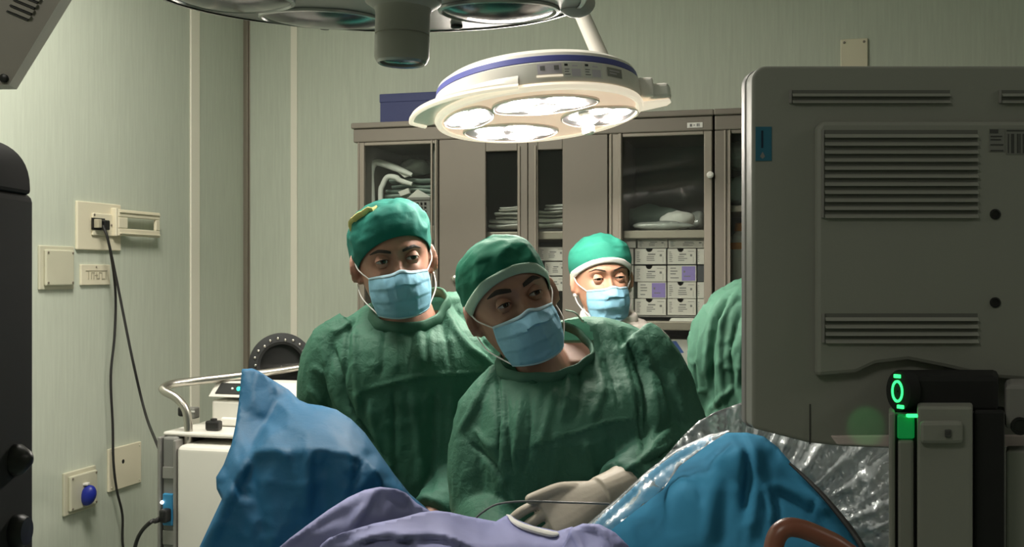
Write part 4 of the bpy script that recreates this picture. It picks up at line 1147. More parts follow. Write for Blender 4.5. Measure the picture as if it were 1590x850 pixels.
# bracket on the right and rear panel
br = column('arm_bracket', [(1560, 1.17), (1640, 1.17), (1640, 1.23), (1560, 1.23)], 596, 668, 'mon_edge', None, .006)
MB().lathe([(.010, 0), (.010, .002), (.0075, .0025), (.007, .001)], Matrix.Translation(P(1583, 662, 1.17)) @ Vector((0, -1, 0)).to_track_quat('Z', 'Y').to_matrix().to_4x4(), 20).build('socket_screw', M['black'], br)
column('rear_column', [(1562, 1.18), (1660, 1.18), (1660, 1.215), (1562, 1.215)], 700, 0, 'mon', .1)
MB().box((XL(1490, 1.18), 1.2, .06), (.42, .46, .08)).build('stand_base', M['mon_dark'], t, bevel=.012)
for a in (-1, 1):
    for b in (-1, 1):
        MB().lathe([(.012, -.012), (.03, -.012), (.034, -.006), (.034, .006), (.03, .012), (.012, .012)], Matrix.Translation((XL(1490, 1.18) + a * .18, 1.2 + b * .2, .0345)) @ Matrix.Rotation(math.pi / 2, 4, 'Y'), 20).build('caster', M['black_rubber'], t)

# ================================================================== people
HZ = np.array([.1185, .114, .105, .085, .055, .02, .0, -.02, -.04, -.06, -.08, -.10, -.115, -.124])
HZ = np.where(HZ > .02, .02 + (HZ - .02) * .92, HZ)
HF = np.array([-.004, -.040, -.062, -.080, -.0885, -.0895, -.0840, -.0845, -.0865, -.0865, -.0855, -.0830, -.0760, -.0560])
HB = np.array([.030, .062, .080, .096, .104, .104, .101, .094, .082, .066, .044, .022, .000, -.020])
HW = np.array([.012, .038, .054, .067, .0755, .0775, .0765, .0745, .0715, .0675, .0615, .0515, .0385, .0220])


def head_xy(th, z):
    """head contour: th=0 to the image right, th=-90 deg to the face"""
    f, b, wd = np.interp(-z, -HZ, HF), np.interp(-z, -HZ, HB), np.interp(-z, -HZ, HW)
    c = (f * .35 + b * .65) * .5
    cs, sn = np.cos(th), np.sin(th)
    x = wd * np.sign(cs) * np.abs(cs) ** .92
    y = np.where(sn < 0, c + (c - f) * np.sign(sn) * np.abs(sn) ** .86, c + (b - c) * sn)
    return x, y


def g2(x, z, cx, cz, sx, sz): return np.exp(-((x - cx) / sx) ** 2 - ((z - cz) / sz) ** 2)


def head_mb():
    mb = MB(); zs = np.linspace(.1105, -.124, 110); n = 128
    zs = np.sign(zs) * np.abs(zs)
    th = np.linspace(0, 2 * math.pi, n, endpoint=False); rings = []
    for z in zs:
        x, y = head_xy(th, z); zz = np.full(n, z)
        fr = np.clip(-(y + .02) / .05, 0, 1)      # only the front carries features
        dy = .0055 * (g2(x, z, .030, .020, .020, .009) + g2(x, z, -.030, .020, .020, .009)) + .003 * g2(x, z, 0, .018, .012, .012)
        dy -= .0125 * (g2(x, z, .0325, -.002, .0165, .0125) + g2(x, z, -.0325, -.002, .0165, .0125))
        dy -= .004 * (g2(x, z, .014, -.002, .007, .010) + g2(x, z, -.014, -.002, .007, .010))
        for zc, am, sw in ((.004, .006, .0075), (-.012, .0105, .008), (-.026, .0165, .0095), (-.040, .022, .0125)):
            dy += am * .72 * g2(x, z, 0, zc, sw, .0125)
        dy += .006 * (g2(x, z, .014, -.044, .007, .007) + g2(x, z, -.014, -.044, .007, .007))
        dy += .0055 * (g2(x, z, .046, -.030, .018, .014) + g2(x, z, -.046, -.030, .018, .014))
        dy += .004 * g2(x, z, 0, -.070, .022, .006) + .0045 * g2(x, z, 0, -.079, .02, .006) - .003 * g2(x, z, 0, -.0745, .02, .0025)
        dy += .006 * g2(x, z, 0, -.106, .02, .012)
        rings.append(np.stack([x, y - dy * fr, zz], 1))
    mb.loft([[tuple(p) for p in r] for r in rings])
    for s in (-1, 1):       # ears: a rim, a bowl and a lobe
        R = Matrix.Rotation(s * .45, 3, 'Z') @ Matrix.Rotation(-.12, 3, 'X')
        mb.ball((s * .079, .012, -.016), (.0065, .017, .030), R, 20)
        pts = []
        for q in np.linspace(-.6, 4.4, 20):
            pts.append(Vector((s * .079, .012, -.014)) + R @ Vector((s * .0075, .0175 * math.cos(q) * .95 + .001, .030 * math.sin(q))))
        mb.tube(pts, [.003, .0042, .0042, .0042, .003], 8)
        mb.ball((s * .0785, .004, -.040), (.0055, .008, .009), None, 12)
    return mb


def xf(mb, Mx):
    mb.V = [tuple(Mx @ Vector(v)) for v in mb.V]; return mb


def hand_mb(Mx, thumb=1, curls=((.5, .7, .4),) * 4, spread=1.0, thumb_dir=(.62, .66, -.35)):
    """wrist at the origin, fingers along +x, back of the hand +z, thumb towards +y*thumb"""
    mb = MB(); rings = []
    for x, wy, hz in ((-.03, .026, .020), (0, .027, .019), (.02, .033, .018), (.05, .041, .0165), (.08, .042, .0145), (.097, .038, .011)):
        rings.append([(x, wy * math.cos(a), hz * math.sin(a) + .004 * math.cos(a) ** 2) for a in np.linspace(0, 2 * math.pi, 20, endpoint=False)])
    mb.loft(rings)
    for k, (y, L, r) in enumerate(((.031, .074, .0088), (.0105, .082, .0092), (-.011, .076, .0088), (-.031, .060, .0078))):
        y *= thumb; c = curls[k]; p = np.array([.085, y, .002]); a = 0.0; fan = (y * 2.2 * spread)
        pts = [p - np.array([.02, 0, 0]), p]
        for seg, cu_ in zip((.46, .30, .24), c):
            a += cu_; step = L * seg
            p = p + step * np.array([math.cos(a) * math.cos(fan), math.cos(a) * math.sin(fan), -math.sin(a)])
            pts.append(p)
        mb.tube(catmull(pts, 5), [r, r * 1.08, r, r * 1.02, r * .92, r * .8], 12)
        mb.ball(pts[-1], r * .86, None, 12)
    p0 = np.array([.018, .022 * thumb, -.004]); d = np.array([thumb_dir[0], thumb_dir[1] * thumb, thumb_dir[2]]); d /= np.linalg.norm(d)
    d2 = d + np.array([.45, -.25 * thumb, -.1]); d2 /= np.linalg.norm(d2)
    tp = [p0 - d * .012, p0 + d * .02, p0 + d * .044, p0 + d * .044 + d2 * .030, p0 + d * .044 + d2 * .052]
    mb.tube(catmull(tp, 5), [.015, .014, .0112, .0105, .009], 12); mb.ball(tp[-1], .0088, None, 12)
    return xf(mb, Mx)


def se_ring(l, r, z, dc, th, n=40, pw=.8):
    """superellipse ring between two world x, centred at depth dc"""
    xc, hw = (l + r) / 2, (r - l) / 2
    out = []
    for a in np.linspace(0, 2 * math.pi, n, endpoint=False):
        c_, s_ = math.cos(a), math.sin(a)
        out.append((xc + hw * np.sign(c_) * abs(c_) ** pw, dc + th * np.sign(s_) * abs(s_) ** pw, z))
    return out


def px_rings(rows, d, extra=None):
    """rows of (py, left px, right px, depth centre, half thickness); silhouettes read at the given depth"""
    rows = [np.array(q, float) for q in rows]
    fine = catmull(rows, 5)
    return [se_ring(XL(q[1], d), XL(q[2], d), ZL(q[0], d), q[3], max(.01, q[4])) for q in fine]


def make_cap(root, Mh, mat_, zf, zb, tilt_, puff, top, seed, band=None, bandw=.010, name='surgical_cap', wrinkle=.004, edge=None):
    """cloth cap from its rim (height zf at the brow, zb at the nape) to the crown"""
    n = 96; m_ = 34; th = np.linspace(0, 2 * math.pi, n, endpoint=False)
    def surf(T, grow):
        fr = (1 - np.sin(th)) / 2                  # 1 at the face
        rim = zb + (zf - zb) * fr ** 1.3 + tilt_ * np.cos(th)
        z = rim + (top - rim) * T
        zq = rim + (.1095 - rim) * T
        x, y = head_xy(th, np.minimum(zq, .1103))
        k = 1 + grow + puff * np.sin(math.pi * min(1, T * .92 + .02)) ** .8
        return np.stack([x * k, y * k, z], 1)
    Ts = 1 - (1 - np.linspace(0, 1, m_)) ** 1.25
    Gp = np.array([surf(T, .045) for T in Ts])
    # crown closes as a dome
    for i, T in enumerate(Ts):
        q = max(0, (T - .55) / .45)
        cxy = Gp[i, :, :2].mean(0)
        base = surf(.55, .045)
        f = math.sqrt(max(0, 1 - q * q))
        if q > 0:
            Gp[i, :, :2] = base[:, :2].mean(0) + (base[:, :2] - base[:, :2].mean(0)) * f
            Gp[i, :, 2] = base[:, 2] + (top - base[:, 2]) * (q if q < 1 else 1) ** 1.0 * (.55 + .45 * q) ** .5
    flat = Gp.reshape(-1, 3)
    amp = np.repeat(np.minimum(1, Ts * 3 + .15), n)
    nrm = flat / np.linalg.norm(flat, axis=1, keepdims=True)
    wv = vnoise(flat * np.array([1, 1, .45]), 38, seed) * wrinkle + (1 - np.abs(vnoise(flat, 24, seed + 4))) ** 3 * wrinkle * .9 + vnoise(flat, 90, seed + 2) * wrinkle * .3
    flat = flat + nrm * (wv * amp)[:, None]
    rings = flat.reshape(m_, n, 3)
    mb = MB().loft([[Mh @ Vector(p) for p in r] for r in rings], cap=False)
    mb.F.append(tuple((m_ - 1) * n + i for i in range(n))); mb.I.append(0)
    o = mb.build(name, mat_, root, ang=70, solid=.0014)
    if edge:
        pth = []
        for q in np.linspace(0, 1, 14):
            a = math.radians(edge[0] + (edge[1] - edge[0]) * q); T = edge[2] + (edge[3] - edge[2]) * q
            i = int(np.argmin(np.abs(Ts - T))); pth.append(Mh @ Vector(rings[i, int(a / (2 * math.pi) * n) % n] * 1.004))
        MB().tube(pth, [.003, .009, .014, .014, .011, .004], 12, flat=.40).build('yellow_edge', M['cap_yellow'], o)
    if band:
        nb = max(3, int(round(bandw / ((top - zf) * (Ts[3] - Ts[0]) / 3)))) + 1
        bz = [[Mh @ Vector(p * np.array([1.004, 1.004, 1]) - np.array([0, 0, .0025])) for p in rings[0]]]
        for k in range(nb + 1):
            lift = 0.0004 if k == nb else .0026
            rr = rings[k] + nrm.reshape(m_, n, 3)[k] * lift
            bz.append([Mh @ Vector(p) for p in rr])
        MB().loft(bz, cap=False).build('cap_band', band, o, ang=70, solid=.0016)
    return o


def make_mask(root, Mh, seed, hw=.060, zt=-.029, zbm=-.126, nose=.112, mat_='mask'):
    nu, nv = 49, 33; U = np.linspace(-1, 1, nu); V_ = np.linspace(0, 1, nv); G = []
    for v in V_:
        row = []
        for u in U:
            zt_u = zt + .006 * math.exp(-(u / .22) ** 2) - .004 * u * u
            zb_u = zbm + .010 * abs(u) ** 2
            z = zt_u + (zb_u - zt_u) * v
            w_ = hw * (1 + .07 * math.sin(math.pi * v)) * (1 - .12 * v * v)
            x = u * w_
            ridge = nose + .012 * math.sin(math.pi * min(1, v * 1.25)) - .020 * v ** 2.2
            sharp = 1.25 + .9 * v          # tent over the nose, rounder over the chin
            y = -(.050 + (ridge - .050) * (1 - abs(u) ** (sharp + .55)))
            y -= .0060 * ((v * 3.3 + .12 * u) % 1) * (1 - .5 * abs(u)) * (v > .06) * (v < .96)
            row.append((x, y, z))
        G.append(row)
    A = np.array(G); fl = A.reshape(-1, 3)
    fl[:, 1] += vnoise(fl, 60, seed) * .0022 + vnoise(fl, 26, seed + 1) * .0040 - (1 - np.abs(vnoise(fl * np.array([1.6, 1, .7]), 26, seed + 5))) ** 5 * .0035
    A = fl.reshape(nv, nu, 3)
    o = MB().grid([[Mh @ Vector(p) for p in r] for r in A]).build('surgical_mask', M[mat_], root, ang=60, solid=.0018)
    hm = MB()
    up = [Mh @ Vector(p + np.array([0, -.0016, .0])) for p in A[0]]; lo_ = [Mh @ Vector(p + np.array([0, -.0014, 0])) for p in A[-1]]
    G2 = [[Mh @ Vector(p + np.array([0, -.0016, 0])) for p in A[k]] for k in (0, 1, 2)]
    G3 = [[Mh @ Vector(p + np.array([0, -.0016, 0])) for p in A[k]] for k in (nv - 2, nv - 1)]
    MB().grid(G2).build('mask_hem', M['mask_hem'], o, ang=60, solid=.0012)
    MB().grid(G3).build('mask_hem', M['mask_hem'], o, ang=60, solid=.0012)
    for s, c in ((-1, 0), (1, nu - 1)):
        ear_t, ear_b = np.array([s * .083, .010, .008]), np.array([s * .084, .016, -.040])
        a, b = A[1][c], A[nv - 3][c]
        pth = [a, (a + ear_t) / 2 + np.array([s * .007, 0, 0]), ear_t, np.array([s * .086, .028, -.012]), ear_b, (b + ear_b) / 2 + np.array([s * .010, 0, 0]), b]
        MB().tube([Mh @ Vector(q) for q in catmull(pth, 8)], .0014, 8).build('ear_loop', M['loop'], o)
    return o


def make_eyes(root, Mh, skin, gaze=(0, 0), open_u=.42, open_l=.34, brow=1.0, brow_z=.0175, brow_h=.0042):
    for s in (-1, 1):
        c = Vector((s * .0320, -.0715, -.0025)); r = .0122
        gz = Matrix.Rotation(gaze[0], 3, 'Z') @ Matrix.Rotation(gaze[1], 3, 'X')
        mb = MB(); rings = []
        for k in range(25):        # pole towards the gaze
            ph = math.pi * k / 24; rr, yy = r * math.sin(max(.02, min(3.12, ph))), -r * math.cos(ph)
            rings.append([Mh @ (c + gz @ Vector((rr * math.cos(a), yy, rr * math.sin(a)))) for a in np.linspace(0, 2 * math.pi, 24, endpoint=False)])
        mb.loft(rings)
        for q in range(len(mb.I)):
            ring = q // 24
            if q < 24 * 24: mb.I[q] = 2 if ring < 2 else (1 if ring < 4 else 0)
        mb.I[24 * 24] = 2
        mb.build('eyeball', [M['sclera'], M['iris'], M['pupil']], root, ang=0)
        for up in (1, -1):
            G = []
            for v in np.linspace(0, 1, 9):
                row = []
                for u in np.linspace(-1, 1, 25):
                    az = u * 1.15
                    edge = (open_u if up > 0 else -open_l) * (1 - abs(u) ** 2.2) - .10 - .04 * u * s * up
                    far = 1.15 if up > 0 else -1.05
                    el = edge + (far - edge) * v
                    R_ = r + .0013 + .0010 * (v < .2) * (up > 0) + .002 * v * v
                    row.append(Mh @ (c + Vector((R_ * math.sin(az) * math.cos(el) * 1.12, -R_ * math.cos(az) * math.cos(el), R_ * math.sin(el)))))
                G.append(row)
            MB().grid(G).build('eyelid', skin, root, ang=0, solid=.0010)
            if up > 0:
                MB().tube([Vector(p) + (Mh.to_3x3() @ Vector((0, -.0009, -.0002))) for p in G[0][2:-2]], [.0003, .0009, .0011, .0009, .0003], 6).build('lash_line', M['brow'], root)
        if brow:
            rings = []
            for q in np.linspace(0, 1, 22):
                x = s * (.0125 + .042 * q); z = brow_z + .0065 * math.sin(math.pi * min(1, q * 1.05) * .62) - .007 * max(0, q - .6) * 2.0
                th_ = math.atan2(-1, x / .075)
                fx, fy = head_xy(np.array([-math.pi / 2 + s * math.asin(min(.98, abs(x) / .0775)) * 1.0]), z)
                yy = fy[0] - .0045 * math.exp(-((abs(x) - .03) / .022) ** 2) - .0012
                hh = brow_h * brow * math.sin(math.pi * min(.97, .18 + .82 * q)) ** .6
                rings.append([Mh @ Vector((x, yy - .0022 * math.cos(a), z + hh * math.sin(a))) for a in np.linspace(0, 2 * math.pi, 10, endpoint=False)])
            MB().loft(rings).build('eyebrow', M['brow'], root, ang=0)


def head_matrix(px, py, d, yaw=0, pitch=0, roll=0, s=1.0):
    """eye line midpoint placed on the view ray, turned by yaw (to image right), pitch (down), roll (crown to image right)"""
    R = Matrix.Rotation(math.radians(roll), 4, 'Y') @ Matrix.Rotation(math.radians(yaw), 4, 'Z') @ Matrix.Rotation(math.radians(pitch), 4, 'X')
    eye = P(px, py, d)
    return Matrix.Translation(eye) @ R @ Matrix.Scale(s, 4) @ Matrix.Translation((0, .080, .002))


def body_mesh(Mh, neck_base, torso, arms, hands, legs_x, dleg, skin, voxel=.0034, neck_r=.056):
    mb = xf(head_mb(), Mh)
    a = Mh @ Vector((0, .022, -.055)); b = Vector(neck_base)
    mid = (a + b) / 2 + Vector((0, .004, 0))
    mb.tube(catmull([a, mid, b, b + (b - mid) * .5 + Vector((0, .03, 0))], 6), [neck_r * .95, neck_r * .97, neck_r * 1.06, neck_r * 1.10], 28)
    mb.loft(torso)
    for pth, rr in arms: mb.tube(catmull(pth, 6), rr, 18)
    for h in hands:
        o = len(mb.V); mb.V += h.V; mb.F += [tuple(i + o for i in f) for f in h.F]; mb.I += h.I
    for s in (-1, 1):
        x = legs_x + s * .10
        mb.tube(catmull([(x - s * .01, dleg, .98), (x, dleg - .005, .72), (x, dleg, .50), (x, dleg + .012, .33), (x, dleg + .01, .10), (x, dleg + .005, .055)], 5), [.085, .082, .060, .056, .040, .040], 18)
        mb.ball((x, dleg - .055, .045), (.042, .11, .034), None, 18)
    return remeshed(mb, voxel, 2, .5)


def shoes_and_trousers(root, x, d):
    for s in (-1, 1):
        xx = x + s * .10
        rings = []
        for q, (yy, w_, h) in enumerate(((.085, .030, .05), (.07, .044, .085), (.02, .047, .085), (-.06, .052, .075), (-.13, .050, .06), (-.165, .034, .04), (-.175, .012, .02))):
            rings.append([(xx + w_ * math.cos(a), d - .03 + yy, max(.002, h * .5 + h * .5 * math.sin(a))) for a in np.linspace(0, 2 * math.pi, 20, endpoint=False)])
        MB().loft(rings).build('clog', M['shoe'], root)
        MB().tube(catmull([(xx - s * .005, d, .80), (xx, d, .50), (xx, d + .008, .09)], 6), [.105, .095, .085], 24, cap=False).build('trouser_leg', M['trousers'], root, solid=.003)


def cloth_remesh(mb, folds, seed, voxel=.0052, noise=.0022, smooth_it=5, sharp=False, sm=.5):
    folds = [(l, w_ * .58, h * .80) for l, w_, h in folds]
    me = remeshed(mb, voxel, smooth_it, sm)
    apply_folds(me, folds, sharp)
    co = get_co(me); no = get_no(me)
    n_ = vnoise(co * np.array([1, 1, .5]), 22, seed) * noise + (1 - np.abs(vnoise(co * np.array([1, 1, .55]), 13, seed + 3))) ** 4 * noise * 1.3 + vnoise(co, 60, seed + 5) * noise * .35 + (1 - np.abs(vnoise(co * np.array([1.3, 1, .5]), 34, seed + 8))) ** 6 * noise * .9
    set_co(me, co + no * n_[:, None])
    return me


def collar(root, ctr, rx, ry, tilt, roll, r, m_, seed, name='collar', a0=0, a1=360, h=.02):
    """soft standing neck band, open ring"""
    n = 60; R = Matrix.Rotation(roll, 3, 'Y') @ Matrix.Rotation(tilt, 3, 'X'); ctr = Vector(ctr); rings = []
    for q in np.linspace(math.radians(a0), math.radians(a1), n, endpoint=(a1 - a0) < 360):
        wob = .004 * math.sin(q * 5 + seed) + .003 * math.sin(q * 11 + seed * 2)
        o_ = Vector((math.cos(q), math.sin(q), 0))
        cc = Vector(((rx + wob) * math.cos(q), (ry + wob) * math.sin(q), wob))
        rings.append([ctr + R @ (cc + o_ * (r * math.cos(a)) + Vector((0, 0, h * math.sin(a)))) for a in np.linspace(0, 2 * math.pi, 12, endpoint=False)])
    if a1 - a0 >= 360: rings.append(rings[0])
    return MB().loft(rings, cap=(a1 - a0) < 360).build(name, m_, root, ang=70)


def neckline(gme, root, ctr, rx, ry, tilt, roll, m_, r=.005, h=.011, seed=1, name='gown_collar'):
    """opens the gown inside a tilted ellipse round the neck and lays a soft band along that edge"""
    from mathutils.bvhtree import BVHTree
    R = Matrix.Rotation(roll, 3, 'Y') @ Matrix.Rotation(tilt, 3, 'X'); ctr = Vector(ctr); Ri = R.inverted()
    bm = bmesh.new(); bm.from_mesh(gme); tree = BVHTree.FromBMesh(bm); pts = []; last = 0.0
    for q in np.linspace(0, 2 * math.pi, 72, endpoint=False):
        o_ = R @ Vector((rx * math.cos(q), ry * math.sin(q), .16))
        hit = tree.ray_cast(ctr + o_, -(R @ Vector((0, 0, 1))), .34)
        z = (Ri @ (hit[0] - ctr)).z if hit[0] is not None else None
        pts.append(z)
    zs = [z for z in pts if z is not None]; med = sorted(zs)[len(zs) // 2] if zs else 0
    za = np.array([np.clip(z if z is not None else med, med - .035, med + .035) for z in pts])
    for _ in range(6): za = (np.roll(za, 1) + za * 2 + np.roll(za, -1)) / 4
    kill = []
    for f in bm.faces:
        c = Ri @ (f.calc_center_median() - ctr)
        if (c.x / rx) ** 2 + (c.y / ry) ** 2 < 1.0 and -.09 < c.z < .2: kill.append(f)
    bmesh.ops.delete(bm, geom=kill, context='FACES'); bm.to_mesh(gme); bm.free()
    rings = []
    for k, q in enumerate(np.linspace(0, 2 * math.pi, 72, endpoint=False)):
        wob = .0018 * math.sin(q * 5 + seed) + .0014 * math.sin(q * 11 + seed * 2)
        d_ = Vector((math.cos(q), math.sin(q), 0)); cc = Vector(((rx + wob) * math.cos(q), (ry + wob) * math.sin(q), za[k] + h * .45))
        rings.append([ctr + R @ (cc + d_ * (r * math.cos(a) - .25 * h * math.sin(a)) + Vector((0, 0, h * math.sin(a)))) for a in np.linspace(0, 2 * math.pi, 12, endpoint=False)])
    rings.append(rings[0])
    return MB().loft(rings, cap=False).build(name, m_, root, ang=70)


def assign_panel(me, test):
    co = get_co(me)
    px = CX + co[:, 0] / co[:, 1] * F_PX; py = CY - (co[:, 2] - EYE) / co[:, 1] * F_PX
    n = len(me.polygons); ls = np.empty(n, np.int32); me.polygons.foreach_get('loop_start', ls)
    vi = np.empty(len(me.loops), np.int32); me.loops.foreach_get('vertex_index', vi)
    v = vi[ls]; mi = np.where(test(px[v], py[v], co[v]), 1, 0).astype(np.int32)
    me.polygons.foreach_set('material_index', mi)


# ------------------------------------------------------------------ leaning surgeon in front
dA = 2.0
MhA = head_matrix(807, 464, 1.93, yaw=13, pitch=2, roll=-22, s=.985)
root = thing('person', (XL(870, dA), dA + .05, 0), 'surgeon in front leaning sideways, green cap with pale band, blue mask, gloved hand', 'person')
nbA = P(846, 592, 2.0)
torsoA = [se_ring(XL(l, dA), XL(r, dA), ZL(y, dA), dc, th) for y, l, r, dc, th in ((535, 850, 960, 2.08, .05), (560, 800, 1020, 2.06, .075), (620, 775, 1020, 2.04, .09), (700, 770, 1000, 2.04, .095), (800, 775, 985, 2.05, .095), (920, 768, 992, 2.06, .10), (960, 780, 980, 2.06, .09))]
shR, elR, wrR = P(1012, 572, 2.02), P(1052, 694, 1.97), P(952, 766, 1.77)
shL, elL, wrL = P(778, 630, 2.02), P(752, 790, 1.96), P(792, 862, 1.80)
armsA = [([shR, (shR + elR) / 2, elR, (elR * .4 + wrR * .6), wrR], [.050, .044, .038, .030, .020]), ([shL, (shL + elL) / 2, elL, (elL * .4 + wrL * .6), wrL], [.052, .046, .042, .036, .027])]


def frame(org, xd, zd):
    x = Vector(xd).normalized(); z = Vector(zd); z = (z - x * z.dot(x)).normalized(); y = z.cross(x)
    m_ = Matrix((x, y, z)).transposed().to_4x4(); m_.translation = org; return m_


MhandR = frame(P(930, 770, 1.765), (-.88, -.22, -.36), (-.10, -.82, .50))
MhandL = frame(wrL, (.62, -.30, -.72), (.1, -.9, .45))
body = body_mesh(MhA, nbA, torsoA, armsA, [], XL(880, dA), dA + .06, 'skin')
link_mesh('body', body, M['skin'], root, True, 0)
make_eyes(root, MhA, M['skin'], gaze=(.25, .05), open_u=.31, open_l=.30, brow_h=.0052, brow_z=.0185)
make_cap(root, MhA, M['cap_g'], .045, -.055, -.004, .05, .122, 3, M['cap_band'], .011)
make_mask(root, MhA, 5, hw=.0605)
# gown
gm = MB()
rowsA = [(496, 893, 925, 2.06, 0.02), (503, 868, 968, 2.07, 0.045), (516, 862, 1002, 2.075, 0.06), (534, 846, 1026, 2.07, 0.07), (556, 806, 1040, 2.06, 0.086), (580, 768, 1046, 2.045, 0.108), (612, 748, 1048, 2.02, 0.135), (660, 738, 1040, 2.0, 0.148), (720, 735, 1026, 2.0, 0.148), (790, 733, 1012, 2.01, 0.148), (870, 730, 1010, 2.02, 0.148), (980, 722, 1020, 2.04, 0.148), (1150, 712, 1035, 2.05, 0.148), (1420, 700, 1050, 2.06, 0.148)]
gm.loft(px_rings(rowsA, dA))
gm.tube(catmull([P(975, 545, 2.05), P(1012, 578, 2.03), P(1036, 640, 2.0), elR, elR * .55 + wrR * .45 + Vector((0, 0, .004)), wrR + (elR - wrR) * .12], 6), [.070, .068, .062, .058, .052, .044], 26)
gm.tube(catmull([P(800, 600, 2.03), P(766, 640, 2.01), P(748, 710, 1.98), elL, elL * .55 + wrL * .45, wrL], 6), [.060, .064, .062, .060, .052, .042], 26)
foldsA = [
    ([(905, 500), (925, 560), (935, 610), (915, 655)], 9, .010), ([(940, 505), (965, 560), (985, 625)], 8, .010), ([(925, 508), (948, 575), (962, 632)], 6, -.010),
    ([(880, 520), (882, 600), (872, 655)], 8, .011), ([(895, 520), (900, 610), (890, 660)], 7, -.009), ([(862, 600), (850, 650), (838, 700)], 9, .008),
    ([(968, 520), (1000, 600), (1003, 690)], 7, -.016), ([(985, 515), (1018, 590), (1030, 660)], 8, .012), ([(1005, 560), (1018, 640), (1008, 700)], 6, .010),
    ([(990, 612), (994, 660), (1000, 705)], 5, -.014), ([(1040, 580), (1056, 625), (1062, 668)], 8, .009), ([(1050, 660), (1020, 690), (1000, 712)], 7, .012), ([(1062, 672), (1030, 704), (985, 724)], 6, -.012), ([(1040, 690), (1000, 716), (960, 735)], 8, .010),
    ([(773, 570), (775, 640), (774, 722)], 5, -.012), ([(772, 560), (738, 630), (713, 675)], 8, .010), ([(722, 680), (760, 715), (776, 735), (800, 780)], 5, -.013), ([(735, 665), (768, 700)], 8, .009), ([(776, 735), (795, 770), (812, 800)], 7, .010),
    ([(810, 610), (806, 660), (800, 720)], 9, .009), ([(785, 600), (790, 680), (795, 740)], 7, -.008), ([(826, 610), (822, 680), (812, 740)], 7, -.007), ([(910, 680), (922, 750)], 12, .008), ([(940, 660), (955, 730)], 10, -.008), ([(870, 670), (860, 770)], 14, .007),
    ([(806, 697), (850, 684), (905, 668), (946, 655), (985, 650)], 3, .006), ([(846, 578), (880, 560), (895, 530)], 6, .009),
]
gme = cloth_remesh(gm, foldsA, 3)
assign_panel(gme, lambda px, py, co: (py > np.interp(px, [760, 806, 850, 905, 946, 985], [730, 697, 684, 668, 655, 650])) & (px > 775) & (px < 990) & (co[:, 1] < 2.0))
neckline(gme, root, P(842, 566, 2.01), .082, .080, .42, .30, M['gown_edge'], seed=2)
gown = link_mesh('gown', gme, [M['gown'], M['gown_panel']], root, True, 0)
collar(root, P(842, 580, 2.0), .068, .064, .48, .34, .006, M['scrub'], 4, 'scrub_neckline', h=.016)
MB().tube(catmull([P(878, 482, 2.0), P(893, 486, 2.0), P(905, 500, 2.03)], 6), .004, 8, flat=.4).build('neck_tie', M['cap_band'], root)
# gloves: palm, five fingers each
gl = hand_mb(MhandR, thumb=-1, curls=((.20, .35, .30), (.40, .70, .5), (.65, .9, .6), (.85, 1.0, .6)), thumb_dir=(.86, .30, .30))
gl.tube(catmull([P(930, 770, 1.765), wrR + (elR - wrR) * .10, wrR + (elR - wrR) * .22], 5), [.031, .036, .042], 22)
gme = remeshed(gl, .0022, 2, .5); link_mesh('glove', gme, M['glove'], root, True, 0)
gl = hand_mb(MhandL, thumb=-1, curls=((.4, .5, .4),) * 4)
gl.tube(catmull([wrL, wrL + (elL - wrL) * .2], 5), [.030, .040], 20)
gme = remeshed(gl, .003, 2, .5); link_mesh('glove', gme, M['glove'], root, True, 0)
shoes_and_trousers(root, XL(880, dA), dA + .06)

# ------------------------------------------------------------------ tall surgeon behind, left
dB = 2.32
MhB = head_matrix(617, 403, 2.22, yaw=12, pitch=4, roll=-9, s=1.0)
root = thing('person', (XL(640, dB), dB + .05, 0), 'tall surgeon standing behind on the left, teal cap with yellow edge, blue mask', 'person')
nbB = P(638, 512, 2.32)
torsoB = [se_ring(XL(l, dB), XL(r, dB), ZL(y, dB), dc, th) for y, l, r, dc, th in ((485, 600, 690, 2.42, .04), (506, 560, 730, 2.40, .06), (560, 535, 750, 2.37, .085), (650, 545, 742, 2.36, .095), (760, 550, 738, 2.37, .095), (900, 540, 748, 2.38, .10), (940, 560, 730, 2.38, .09))]
shB1, elB1, wrB1 = P(524, 550, 2.34), P(522, 690, 2.36), P(610, 800, 2.05)
shB2, elB2, wrB2 = P(752, 540, 2.34), P(760, 690, 2.38), P(668, 800, 2.14)
armsB = [([a, (a + b) / 2, b, b * .4 + c * .6, c], [.052, .046, .042, .036, .027]) for a, b, c in ((shB1, elB1, wrB1), (shB2, elB2, wrB2))]
handsB = [hand_mb(frame(wrB1, (.5, -.75, -.4), (.2, -.3, .9)), 1), hand_mb(frame(wrB2, (-.5, -.75, -.4), (-.2, -.3, .9)), -1)]
body = body_mesh(MhB, nbB, torsoB, armsB, handsB, XL(642, dB), dB + .06, 'skin_b', neck_r=.060)
link_mesh('body', body, M['skin_b'], root, True, 0)
make_eyes(root, MhB, M['skin_b'], gaze=(.15, -.05), open_u=.36, open_l=.28, brow=.9, brow_z=.0145)
make_cap(root, MhB, M['cap'], .044, -.052, .010, .085, .124, 13, None, wrinkle=.0055, edge=(186, 246, .66, .90))
make_mask(root, MhB, 15, hw=.062)
gm = MB()
rowsB = [(456, 672, 716, 2.39, 0.02), (464, 655, 732, 2.385, 0.045), (474, 570, 748, 2.385, 0.055), (488, 545, 764, 2.38, 0.07), (505, 522, 780, 2.37, 0.092), (530, 505, 790, 2.36, 0.125), (570, 502, 794, 2.35, 0.138), (640, 512, 790, 2.35, 0.138), (740, 515, 786, 2.35, 0.138), (850, 510, 790, 2.36, 0.138), (1000, 505, 800, 2.37, 0.138), (1300, 495, 812, 2.38, 0.138)]
gm.loft(px_rings(rowsB, dB))
